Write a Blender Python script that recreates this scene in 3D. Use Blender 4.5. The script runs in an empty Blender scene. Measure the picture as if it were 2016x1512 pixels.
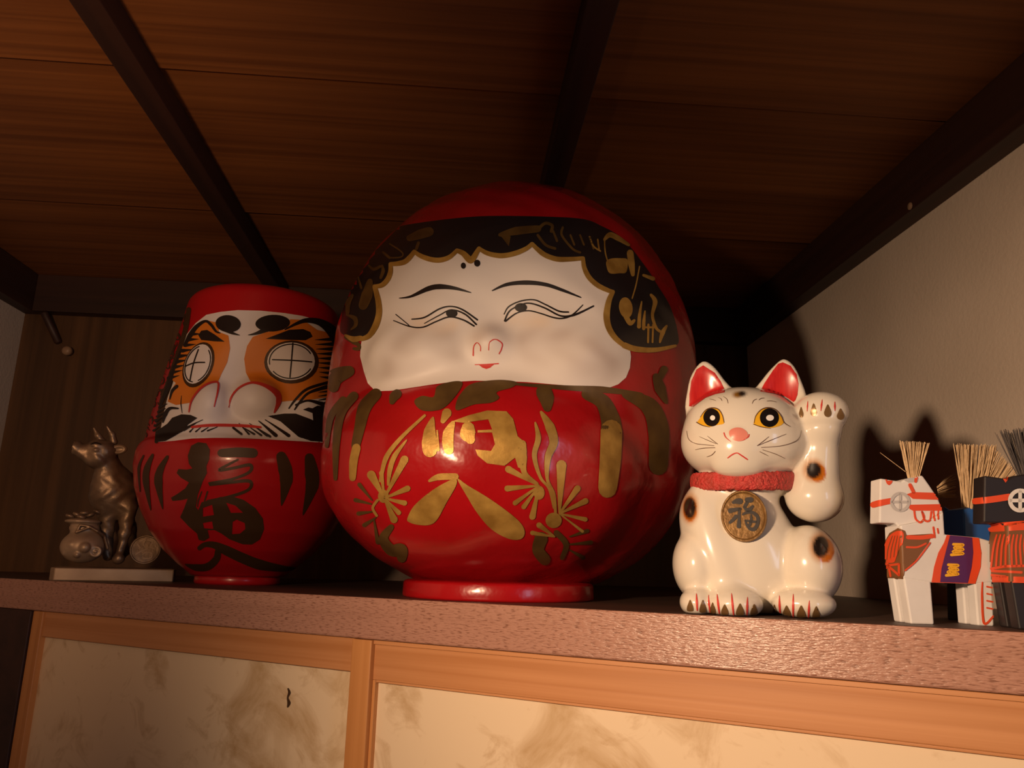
import bpy, math, random
import numpy as np
from mathutils import Vector, Matrix
from mathutils.bvhtree import BVHTree
from mathutils.geometry import delaunay_2d_cdt

random.seed(7); np.random.seed(7)
sc = bpy.context.scene
COL = sc.collection
IW, IH, F = 2016.0, 1512.0, 1500.0
ZC = 0.90                       # eye height above the (unseen) floor
ZS = ZC - 0.038                 # top of the shelf board
CAM = np.array([0.0, 0.0, ZC])

# ------------------------------------------------------------------ camera
def unit(v):
    v = np.asarray(v, float); return v / np.linalg.norm(v)
_d = unit([890 - IW/2, 1110 - IH/2, F]); _e = np.array([0, 1112.95 - IH/2, F])
_u = unit(np.cross(_d, _e)); _u = -_u if _u[1] > 0 else _u
_x = np.cross(_d, _u); _x = -_x if _x[0] < 0 else _x
M3 = np.stack([_x, _d, _u])     # world <- camera (x right, y down, z forward)
cam = bpy.data.cameras.new('camera'); cam_o = bpy.data.objects.new('camera', cam); COL.objects.link(cam_o)
cam.sensor_fit = 'HORIZONTAL'; cam.sensor_width = 36.0; cam.lens = 36.0 * F / IW; cam.clip_start = 0.02
R = np.stack([M3 @ [1, 0, 0], M3 @ [0, -1, 0], M3 @ [0, 0, -1]], axis=1)
cam_o.matrix_world = Matrix.Translation(Vector(CAM)) @ Matrix(R.tolist()).to_4x4()
sc.camera = cam_o

# ------------------------------------------------------------------ light
sc.view_settings.view_transform = 'Standard'; sc.view_settings.look = 'None'
sc.view_settings.exposure = 0.0; sc.view_settings.gamma = 1.0
world = bpy.data.worlds.new('room_ambient'); sc.world = world; world.use_nodes = True
world.node_tree.nodes['Background'].inputs[0].default_value = (0.80, 0.28, 0.22, 1)
world.node_tree.nodes['Background'].inputs[1].default_value = 0.008

def aim(o, tgt):
    o.rotation_euler = (Vector(tgt) - o.location).to_track_quat('-Z', 'Y').to_euler()
def lamp(name, kind, loc, energy, color, **kw):
    l = bpy.data.lights.new(name, kind); l.energy = energy; l.color = color
    for k, v in kw.items(): setattr(l, k, v)
    o = bpy.data.objects.new(name, l); COL.objects.link(o); o.location = loc
    return o
# shaded room lamp a forearm to the left of the viewer, its shade turned to the right
k = lamp('room_lamp', 'SPOT', (-0.42, 0.0, ZC + 0.13), 46.0, (1.0, 0.665, 0.41), shadow_soft_size=0.028,
         spot_size=math.radians(123), spot_blend=1.0)
aim(k, (0.72, 0.66, ZC - 0.17)); k.scale = (1.0, 0.55, 1.0)      # cone squashed to keep light off the ceiling
# added fill spot beside the lamp, brightens the left ceiling boards
g = lamp('left_ceiling_fill', 'SPOT', (-0.44, -0.01, ZC + 0.13), 23.0, (1.0, 0.60, 0.33), shadow_soft_size=0.03,
         spot_size=math.radians(122), spot_blend=1.0)
aim(g, (-0.98, 0.85, ZC + 0.58))
# weak daylight from a window to the right, behind the viewer
w = lamp('window_daylight', 'AREA', (0.98, -0.36, ZC + 0.08), 4.2, (0.58, 0.74, 1.0), shape='RECTANGLE', size=0.45, size_y=0.6)
aim(w, (0.45, 0.55, ZC))

# ------------------------------------------------------------------ projection helpers
def ray(px, py): return M3 @ np.array([px - IW/2, py - IH/2, F])
def on_z(px, py, z):
    r = ray(px, py); return CAM + r * ((z - ZC) / r[2])
def on_plane(px, py, p, n):
    r = ray(px, py); return CAM + r * (np.dot(np.asarray(p) - CAM, n) / np.dot(r, n))
FA = on_z(107, 1143, ZS); FB = on_z(2016, 1244, ZS)
FD = unit([*(FB - FA)[:2], 0]); FN = np.array([-FD[1], FD[0], 0])      # along the shelf edge / into the shelf
if FN[1] < 0: FN = -FN
def stand(px, inset):
    """point on the shelf, seen at column px, `inset` metres behind the front edge"""
    q = on_z(px, 1200, ZS - 0.001); d = unit([*(q - CAM)[:2], 0])
    t = (inset + np.dot(FA - CAM, FN)) / np.dot(d, FN)
    p = CAM + d * t; p[2] = ZS; return p

# ------------------------------------------------------------------ materials
def mat(name, color, rough=0.5, metal=0.0, coat=0.0, var=None, vscale=8.0, bump=0.0, bscale=60.0, spec=0.5, stretch=None, attr=None, detail=4.0):
    m = bpy.data.materials.new(name); m.use_nodes = True
    nt = m.node_tree; b = nt.nodes['Principled BSDF']
    b.inputs['Base Color'].default_value = (*color, 1); b.inputs['Roughness'].default_value = rough
    b.inputs['Metallic'].default_value = metal; b.inputs['Specular IOR Level'].default_value = spec
    b.inputs['Coat Weight'].default_value = coat; b.inputs['Coat Roughness'].default_value = 0.12
    tc = nt.nodes.new('ShaderNodeTexCoord'); vec = tc.outputs['Object']
    if stretch:
        mp = nt.nodes.new('ShaderNodeMapping'); mp.inputs['Scale'].default_value = stretch
        nt.links.new(vec, mp.inputs['Vector']); vec = mp.outputs['Vector']
    if attr:
        a = nt.nodes.new('ShaderNodeAttribute'); a.attribute_name = attr
        nt.links.new(a.outputs['Color'], b.inputs['Base Color'])
    if var:
        n = nt.nodes.new('ShaderNodeTexNoise'); n.inputs['Scale'].default_value = vscale; n.inputs['Detail'].default_value = detail
        nt.links.new(vec, n.inputs['Vector'])
        rp = nt.nodes.new('ShaderNodeValToRGB'); rp.color_ramp.elements[0].position = 0.32; rp.color_ramp.elements[1].position = 0.68
        rp.color_ramp.elements[0].color = (*var, 1); rp.color_ramp.elements[1].color = (*color, 1)
        nt.links.new(n.outputs['Fac'], rp.inputs['Fac']); nt.links.new(rp.outputs['Color'], b.inputs['Base Color'])
    if bump:
        n2 = nt.nodes.new('ShaderNodeTexNoise'); n2.inputs['Scale'].default_value = bscale; n2.inputs['Detail'].default_value = 3
        nt.links.new(vec, n2.inputs['Vector'])
        bp = nt.nodes.new('ShaderNodeBump'); bp.inputs['Strength'].default_value = bump; bp.inputs['Distance'].default_value = 0.004
        nt.links.new(n2.outputs['Fac'], bp.inputs['Height']); nt.links.new(bp.outputs['Normal'], b.inputs['Normal'])
    return m

def wood(name, c0, c1, axis, ring=90.0, rough=0.55, fleck=None, bump=0.15, mix=0.5):
    """straight-grained timber; `axis` is the (object space) grain direction"""
    m = bpy.data.materials.new(name); m.use_nodes = True
    nt = m.node_tree; b = nt.nodes['Principled BSDF']; b.inputs['Roughness'].default_value = rough
    tc = nt.nodes.new('ShaderNodeTexCoord')
    mp = nt.nodes.new('ShaderNodeMapping'); a = unit(axis)
    mp.inputs['Rotation'].default_value = (0, 0, -math.atan2(a[1], a[0])) if abs(a[2]) < 0.5 else (0, math.radians(90), 0)
    nt.links.new(tc.outputs['Object'], mp.inputs['Vector'])
    sc1 = nt.nodes.new('ShaderNodeMapping'); sc1.inputs['Scale'].default_value = (1.2, ring, ring)
    nt.links.new(mp.outputs['Vector'], sc1.inputs['Vector'])
    n = nt.nodes.new('ShaderNodeTexNoise'); n.inputs['Scale'].default_value = 1.0; n.inputs['Detail'].default_value = 5; n.inputs['Distortion'].default_value = 0.4
    nt.links.new(sc1.outputs['Vector'], n.inputs['Vector'])
    sc2 = nt.nodes.new('ShaderNodeMapping'); sc2.inputs['Scale'].default_value = (1.0, 9.0, 9.0)
    nt.links.new(mp.outputs['Vector'], sc2.inputs['Vector'])
    n2 = nt.nodes.new('ShaderNodeTexNoise'); n2.inputs['Scale'].default_value = 1.3; n2.inputs['Detail'].default_value = 3
    nt.links.new(sc2.outputs['Vector'], n2.inputs['Vector'])
    mx = nt.nodes.new('ShaderNodeMix'); mx.data_type = 'FLOAT'; mx.inputs[0].default_value = mix
    nt.links.new(n.outputs['Fac'], mx.inputs[2]); nt.links.new(n2.outputs['Fac'], mx.inputs[3])
    rp = nt.nodes.new('ShaderNodeValToRGB'); rp.color_ramp.elements[0].position = 0.36; rp.color_ramp.elements[1].position = 0.62
    rp.color_ramp.elements[0].color = (*c0, 1); rp.color_ramp.elements[1].color = (*c1, 1)
    nt.links.new(mx.outputs[0], rp.inputs['Fac']); col = rp.outputs['Color']
    if fleck:
        sc3 = nt.nodes.new('ShaderNodeMapping'); sc3.inputs['Scale'].default_value = (130, 800, 800)
        nt.links.new(mp.outputs['Vector'], sc3.inputs['Vector'])
        n3 = nt.nodes.new('ShaderNodeTexNoise'); n3.inputs['Scale'].default_value = 1.0; n3.inputs['Detail'].default_value = 2
        nt.links.new(sc3.outputs['Vector'], n3.inputs['Vector'])
        r3 = nt.nodes.new('ShaderNodeValToRGB'); r3.color_ramp.elements[0].position = 0.30; r3.color_ramp.elements[1].position = 0.48
        nt.links.new(n3.outputs['Fac'], r3.inputs['Fac'])
        m3 = nt.nodes.new('ShaderNodeMix'); m3.data_type = 'RGBA'
        nt.links.new(r3.outputs['Color'], m3.inputs[0]); m3.inputs[6].default_value = (*fleck, 1); nt.links.new(col, m3.inputs[7]); col = m3.outputs[2]
        hsrc = n3.outputs['Fac']
    else: hsrc = n.outputs['Fac']
    nt.links.new(col, b.inputs['Base Color'])
    bp = nt.nodes.new('ShaderNodeBump'); bp.inputs['Strength'].default_value = bump; bp.inputs['Distance'].default_value = 0.002
    nt.links.new(hsrc, bp.inputs['Height']); nt.links.new(bp.outputs['Normal'], b.inputs['Normal'])
    return m

def paper(name, base, stain, stain2):
    m = bpy.data.materials.new(name); m.use_nodes = True
    nt = m.node_tree; b = nt.nodes['Principled BSDF']; b.inputs['Roughness'].default_value = 0.75
    tc = nt.nodes.new('ShaderNodeTexCoord')
    def layer(scale, lo, hi, dist, off):
        mp = nt.nodes.new('ShaderNodeMapping'); mp.inputs['Location'].default_value = off
        nt.links.new(tc.outputs['Object'], mp.inputs['Vector'])
        n = nt.nodes.new('ShaderNodeTexNoise'); n.inputs['Scale'].default_value = scale; n.inputs['Detail'].default_value = 6
        n.inputs['Distortion'].default_value = dist; n.inputs['Roughness'].default_value = 0.62
        nt.links.new(mp.outputs['Vector'], n.inputs['Vector'])
        r = nt.nodes.new('ShaderNodeValToRGB'); r.color_ramp.elements[0].position = lo; r.color_ramp.elements[1].position = hi
        nt.links.new(n.outputs['Fac'], r.inputs['Fac']); return r.outputs['Color']
    col = None
    for sc_, lo, hi, di, c, off in ((9.0, 0.53, 0.72, 1.2, stain, (1.3, .2, .4)), (13.0, 0.58, 0.78, 1.6, stain2, (3.1, 2.2, .7))):
        mx = nt.nodes.new('ShaderNodeMix'); mx.data_type = 'RGBA'
        nt.links.new(layer(sc_, lo, hi, di, off), mx.inputs[0])
        if col is None: mx.inputs[6].default_value = (*base, 1)
        else: nt.links.new(col, mx.inputs[6])
        mx.inputs[7].default_value = (*c, 1); col = mx.outputs[2]
    nt.links.new(col, b.inputs['Base Color'])
    return m

M = dict(
    ceil=wood('ceiling_cedar', (0.145, 0.046, 0.011), (0.27, 0.094, 0.022), (1, 0, 0), ring=95, rough=0.6),
    dark=wood('dark_stained_timber', (0.022, 0.008, 0.006), (0.045, 0.016, 0.010), (0, 1, 0), ring=50, rough=0.55),
    darkx=wood('dark_stained_timber_cross', (0.022, 0.008, 0.006), (0.045, 0.016, 0.010), (1, 0, 0), ring=50, rough=0.55),
    ply=wood('back_panel_veneer', (0.055, 0.024, 0.009), (0.135, 0.062, 0.024), (0, 0, 1), ring=40, rough=0.5),
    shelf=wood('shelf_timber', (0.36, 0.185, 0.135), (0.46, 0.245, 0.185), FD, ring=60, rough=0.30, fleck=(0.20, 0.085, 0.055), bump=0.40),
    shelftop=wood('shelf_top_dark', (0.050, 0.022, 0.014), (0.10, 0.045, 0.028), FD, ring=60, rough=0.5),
    frame=wood('door_frame_pine', (0.44, 0.18, 0.062), (0.60, 0.285, 0.125), FD, ring=120, rough=0.45, bump=0.08),
    framev=wood('door_frame_pine_upright', (0.46, 0.19, 0.055), (0.62, 0.285, 0.10), (0, 0, 1), ring=120, rough=0.45, bump=0.08),
    plaster=mat('plaster', (0.66, 0.56, 0.47), 0.9, var=(0.59, 0.495, 0.41), vscale=5, bump=0.2, bscale=180),
    paper=paper('door_paper', (0.75, 0.59, 0.41), (0.50, 0.33, 0.17), (0.46, 0.29, 0.14)),
    red=mat('red_lacquer', (0.41, 0.006, 0.010), 0.27, var=(0.33, 0.004, 0.006), vscale=14, bump=0.32, bscale=40, coat=0.35),
    red2=mat('red_gloss_paint', (0.46, 0.007, 0.012), 0.32, bump=0.05, bscale=60, coat=0.2),
    black=mat('black_paint', (0.012, 0.009, 0.010), 0.35, coat=0.3),
    inkblk=mat('black_ink', (0.015, 0.009, 0.008), 0.5),
    gold=mat('gold_paint', (0.62, 0.37, 0.085), 0.42, metal=0.45, var=(0.36, 0.19, 0.035), vscale=45, bump=0.1, bscale=120),
    golddark=mat('dark_gold_paint', (0.17, 0.095, 0.025), 0.42, metal=0.4, var=(0.10, 0.052, 0.015), vscale=40),  # darker, browner gold for part of the brushwork
    sumi=mat('dark_bronze_ink', (0.060, 0.028, 0.010), 0.5, metal=0.15),
    facew=mat('face_white', (0.78, 0.70, 0.64), 0.5, attr='paint', bump=0.06, bscale=40),
    facew2=mat('mask_white', (0.80, 0.76, 0.76), 0.5),
    orange=mat('orange_paint', (0.70, 0.21, 0.018), 0.5),
    lip=mat('red_line_paint', (0.62, 0.045, 0.035), 0.5),
    blush=mat('cream_blush', (0.82, 0.66, 0.50), 0.55),
    ceramic=mat('cat_ceramic', (0.8, 0.74, 0.64), 0.22, coat=0.6, attr='paint'),
    earred=mat('ear_red', (0.62, 0.030, 0.028), 0.28, var=(0.50, 0.016, 0.018), vscale=1, stretch=(400, 400, 40), coat=0.3),
    yellow=mat('eye_yellow', (0.85, 0.46, 0.025), 0.25, coat=0.4),
    eyeblk=mat('pupil_black', (0.010, 0.008, 0.008), 0.15, coat=0.6),
    white=mat('white_dot', (0.9, 0.88, 0.85), 0.3),
    pink=mat('nose_pink', (0.78, 0.27, 0.21), 0.3, coat=0.3),
    brownline=mat('brown_line', (0.12, 0.055, 0.025), 0.4),
    claw=mat('bronze_claw', (0.23, 0.13, 0.05), 0.3, metal=0.3),
    felt=mat('collar_red', (0.60, 0.050, 0.045), 0.55, var=(0.42, 0.05, 0.035), vscale=160, bump=0.9, bscale=330),
    coin=mat('coin_gold', (0.27, 0.15, 0.045), 0.36, metal=0.4, var=(0.17, 0.085, 0.024), vscale=70, bump=0.10, bscale=260),
    bronze=mat('ox_bronze', (0.30, 0.20, 0.125), 0.42, metal=0.55, var=(0.15, 0.095, 0.06), vscale=38, bump=0.15, bscale=120),
    bronzel=mat('ox_bronze_base', (0.42, 0.30, 0.20), 0.45, metal=0.4, var=(0.30, 0.20, 0.13), vscale=30),
    hw=mat('horse_white', (0.80, 0.78, 0.78), 0.6, var=(0.72, 0.70, 0.70), vscale=30),
    hb=mat('horse_black', (0.020, 0.015, 0.016), 0.45),
    hblue=mat('horse_blue', (0.012, 0.11, 0.42), 0.5),
    vermil=mat('vermilion_paint', (0.76, 0.080, 0.022), 0.55),
    purple=mat('purple_paint', (0.090, 0.018, 0.115), 0.55),
    brownp=mat('umber_paint', (0.20, 0.085, 0.030), 0.55),
    zig=mat('chrome_yellow', (0.90, 0.47, 0.020), 0.55),
    grey=mat('silver_paint', (0.52, 0.50, 0.50), 0.5),
    straw=mat('straw', (0.66, 0.47, 0.27), 0.7, var=(0.50, 0.33, 0.17), vscale=250),
    strawd=mat('dark_bristle', (0.045, 0.035, 0.035), 0.7),
    brass=mat('old_nail', (0.30, 0.19, 0.12), 0.45),
)

# ------------------------------------------------------------------ object helpers
def tag(o, label=None, cat=None, group=None, kind=None):
    for k_, v_ in (('label', label), ('category', cat), ('group', group), ('kind', kind)):
        if v_: o[k_] = v_
    return o
def world_loc(o):
    p = Vector((0, 0, 0))
    while o is not None: p += o.location; o = o.parent
    return p
def obj(name, verts, faces, material, parent=None, smooth=False, origin=None):
    """verts in world space; no object is rotated, so local = world - origin"""
    verts = np.asarray(verts, float)
    base = np.array(world_loc(parent)) if parent is not None else np.zeros(3)
    og = base if (parent is not None and origin is None) else (np.asarray(origin, float) if origin is not None else verts.mean(0))
    me = bpy.data.meshes.new(name); me.from_pydata((verts - og).tolist(), [], [list(map(int, f)) for f in faces])
    if smooth: me.polygons.foreach_set('use_smooth', [True] * len(me.polygons))
    me.materials.append(material); me.update()
    o = bpy.data.objects.new(name, me); COL.objects.link(o)
    if parent is not None: o.parent = parent
    o.location = og - base
    return o
def thing(name, loc, label, cat, group=None):
    o = bpy.data.objects.new(name, None); COL.objects.link(o); o.location = loc; o.empty_display_size = 0.02
    return tag(o, label, cat, group)

BOXF = [(0, 1, 2, 3), (7, 6, 5, 4), (0, 4, 5, 1), (1, 5, 6, 2), (2, 6, 7, 3), (3, 7, 4, 0)]
def prism(poly, vec):
    """polygon (world pts) extruded by vec, closed"""
    p = np.asarray(poly, float); n = len(p); v = np.vstack([p, p + np.asarray(vec)])
    f = [tuple(range(n - 1, -1, -1)), tuple(range(n, 2 * n))] + [(i, (i + 1) % n, (i + 1) % n + n, i + n) for i in range(n)]
    return v, f
def bevel(o, w, seg=2):
    md = o.modifiers.new('edge', 'BEVEL'); md.width = w; md.segments = seg; md.limit_method = 'ANGLE'; md.angle_limit = math.radians(40)
    return o
def box(name, x0, x1, y0, y1, z0, z1, m, parent=None, bev=0.0015, kind=None):
    v, f = prism([(x0, y0, z0), (x1, y0, z0), (x1, y1, z0), (x0, y1, z0)], (0, 0, z1 - z0))
    o = obj(name, v, f, m, parent, origin=None if parent else ((x0 + x1) / 2, (y0 + y1) / 2, z0))
    if bev: bevel(o, bev)
    if kind: o['kind'] = kind
    return o
def fbox(name, a0, a1, d0, d1, z0, z1, m, parent=None, bev=0.001, kind=None):
    """box laid along the shelf front: a = metres along the edge from FA, d = metres behind the front plane"""
    P = lambda a, d, z: FA * [1, 1, 0] + FD * a + FN * d + np.array([0, 0, z])
    v, f = prism([P(a0, d0, z0), P(a1, d0, z0), P(a1, d1, z0), P(a0, d1, z0)], (0, 0, z1 - z0))
    o = obj(name, v, f, m, parent, origin=None if parent else P((a0 + a1) / 2, (d0 + d1) / 2, z0))
    if bev: bevel(o, bev)
    if kind: o['kind'] = kind
    return o

# ------------------------------------------------------------------ implicit surfaces
def nets(f, lo, hi, res):
    lo = np.asarray(lo, float); hi = np.asarray(hi, float)
    n = np.ceil((hi - lo) / res).astype(int) + 1
    ax = [lo[i] + np.arange(n[i]) * res for i in range(3)]
    X, Y, Z = np.meshgrid(*ax, indexing='ij'); V = f(X, Y, Z); S = V < 0
    cr = [(a, b, c) for a in (0, 1) for b in (0, 1) for c in (0, 1)]
    sl = lambda A, o: A[o[0]:n[0] - 1 + o[0], o[1]:n[1] - 1 + o[1], o[2]:n[2] - 1 + o[2]]
    cnt = sum(sl(S, o).astype(int) for o in cr); act = (cnt > 0) & (cnt < 8)
    idx = -np.ones(act.shape, int); idx[act] = np.arange(act.sum())
    I = np.stack(np.nonzero(act), 1); acc = np.zeros((len(I), 3)); w_ = np.zeros(len(I))
    cv = {o: V[I[:, 0] + o[0], I[:, 1] + o[1], I[:, 2] + o[2]] for o in cr}
    for o in cr:
        for d in range(3):
            if o[d] == 0:
                q = list(o); q[d] = 1; a = cv[o]; b = cv[tuple(q)]; m_ = (a < 0) != (b < 0)
                t = np.where(m_, a / np.where(a == b, 1, a - b), 0)
                p = np.tile(np.array(o, float), (len(I), 1)); p[:, d] = t
                acc += p * m_[:, None]; w_ += m_
    P = lo + (I + acc / w_[:, None]) * res
    for _ in range(3):
        e = res * 0.2; v0 = f(P[:, 0], P[:, 1], P[:, 2])
        G = np.stack([(f(*(P + e * np.eye(3)[d]).T) - f(*(P - e * np.eye(3)[d]).T)) / (2 * e) for d in range(3)], 1)
        st = (v0 / np.maximum((G ** 2).sum(1), 0.05))[:, None] * G
        P -= np.clip(st, -0.4 * res, 0.4 * res)
    faces = []
    for d in range(3):
        a, b = [(1, 2), (2, 0), (0, 1)][d]
        s0 = [slice(None)] * 3; s1 = [slice(None)] * 3; s0[d] = slice(0, -1); s1[d] = slice(1, None)
        ch = S[tuple(s0)] != S[tuple(s1)]; E_ = np.stack(np.nonzero(ch), 1)
        E_ = E_[(E_[:, a] > 0) & (E_[:, b] > 0) & (E_[:, a] < n[a] - 1) & (E_[:, b] < n[b] - 1)]
        def cell(da, db):
            q = E_.copy(); q[:, a] += da; q[:, b] += db; return idx[q[:, 0], q[:, 1], q[:, 2]]
        Q = np.stack([cell(-1, -1), cell(0, -1), cell(0, 0), cell(-1, 0)], 1)
        ins = S[E_[:, 0], E_[:, 1], E_[:, 2]]
        Q[~ins] = Q[~ins][:, ::-1]; faces.append(Q)
    return P, np.vstack(faces)
def smin(a, b, k):
    h = np.clip(0.5 + 0.5 * (b - a) / k, 0, 1); return b * (1 - h) + a * h - k * h * (1 - h)
def smax(a, b, k): return -smin(-a, -b, k)

class Frame:
    """a thing's own frame: base point B on the shelf, u right, n away from the viewer, z up; pixel -> metric placement"""
    def __init__(s, px, inset):
        s.B = stand(px, inset); s.n = unit([*(s.B - CAM)[:2], 0]); s.u = np.array([s.n[1], -s.n[0], 0])
        s.D = np.dot(s.B - CAM, s.n)
    def pt(s, px, py, w=0.0):
        q = on_plane(px, py, s.B + s.n * w, s.n) - s.B
        return np.array([np.dot(q, s.u), np.dot(q, s.n), q[2]])
    def m(s, px, py, w=0.0):                                  # metres per pixel there
        return np.linalg.norm(s.pt(px + 1, py, w) - s.pt(px, py, w))
    def world(s, P): return s.B + np.outer(P[:, 0], s.u) + np.outer(P[:, 1], s.n) + np.outer(P[:, 2], [0, 0, 1])
    def ell(s, px, py, rx, ry, w=0.0, rw=None, rot=0.0, yaw=0.0):
        """ellipsoid SDF from pixel centre and pixel radii; w, rw in pixels of depth; rot in the picture plane (deg, clockwise)"""
        m0 = s.m(px, py); W = w * m0; c = s.pt(px, py, W); k_ = s.m(px, py, W)
        r = np.array([rx * k_, (rx if rw is None else rw) * k_, ry * k_]); a = math.radians(rot); b = math.radians(yaw)
        def f(X, Y, Z):
            x, y, z = X - c[0], Y - c[1], Z - c[2]
            if b: x, y = x * math.cos(b) + y * math.sin(b), -x * math.sin(b) + y * math.cos(b)
            if a: x, z = x * math.cos(a) - z * math.sin(a), x * math.sin(a) + z * math.cos(a)
            k0 = np.sqrt((x / r[0]) ** 2 + (y / r[1]) ** 2 + (z / r[2]) ** 2) + 1e-9
            k1 = np.sqrt((x / r[0] ** 2) ** 2 + (y / r[1] ** 2) ** 2 + (z / r[2] ** 2) ** 2) + 1e-9
            return k0 * (k0 - 1) / k1
        return f
    def cap(s, a, b, ra, rb):
        """tapered capsule between (px,py,w) a and b with pixel radii"""
        m0 = s.m(a[0], a[1]); A = s.pt(a[0], a[1], a[2] * m0); B_ = s.pt(b[0], b[1], b[2] * m0); ra_, rb_ = ra * m0, rb * m0
        ab = B_ - A; L = np.dot(ab, ab)
        def f(X, Y, Z):
            t = np.clip(((X - A[0]) * ab[0] + (Y - A[1]) * ab[1] + (Z - A[2]) * ab[2]) / L, 0, 1)
            return np.sqrt((X - A[0] - t * ab[0]) ** 2 + (Y - A[1] - t * ab[1]) ** 2 + (Z - A[2] - t * ab[2]) ** 2) - (ra_ + t * (rb_ - ra_))
        return f

def sdf_obj(name, fr, f, lo, hi, res, m, parent):
    P, Fc = nets(f, lo, hi, res); Wp = fr.world(P)
    o = obj(name, Wp, Fc, m, parent, smooth=True)
    return o, BVHTree.FromPolygons([Vector(p) for p in Wp], Fc.tolist()), P

# ------------------------------------------------------------------ painting on a surface
def spline(pts, n=8, closed=False):
    p = np.asarray(pts, float); L = len(p); out = []
    rng = range(L) if closed else range(L - 1)
    for i in rng:
        if closed: a, b, c, d = p[i - 1], p[i], p[(i + 1) % L], p[(i + 2) % L]
        else: a, b, c, d = p[max(i - 1, 0)], p[i], p[i + 1], p[min(i + 2, L - 1)]
        for t in np.linspace(0, 1, n, endpoint=False):
            out.append(0.5 * (2 * b + (c - a) * t + (2 * a - 5 * b + 4 * c - d) * t ** 2 + (3 * b - a - 3 * c + d) * t ** 3))
    if not closed: out.append(p[-1])
    return np.array(out)
def inside(poly, q):
    x, y = q; c = False; j = len(poly) - 1
    for i in range(len(poly)):
        if (poly[i][1] > y) != (poly[j][1] > y) and x < (poly[j][0] - poly[i][0]) * (y - poly[i][1]) / (poly[j][1] - poly[i][1]) + poly[i][0]: c = not c
        j = i
    return c
def ellipse(cx, cy, rx, ry, rot=0.0, n=28):
    t = np.linspace(0, 2 * np.pi, n, endpoint=False); a = math.radians(rot)
    x, y = rx * np.cos(t), ry * np.sin(t)
    return np.stack([cx + x * math.cos(a) - y * math.sin(a), cy + x * math.sin(a) + y * math.cos(a)], 1)

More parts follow.
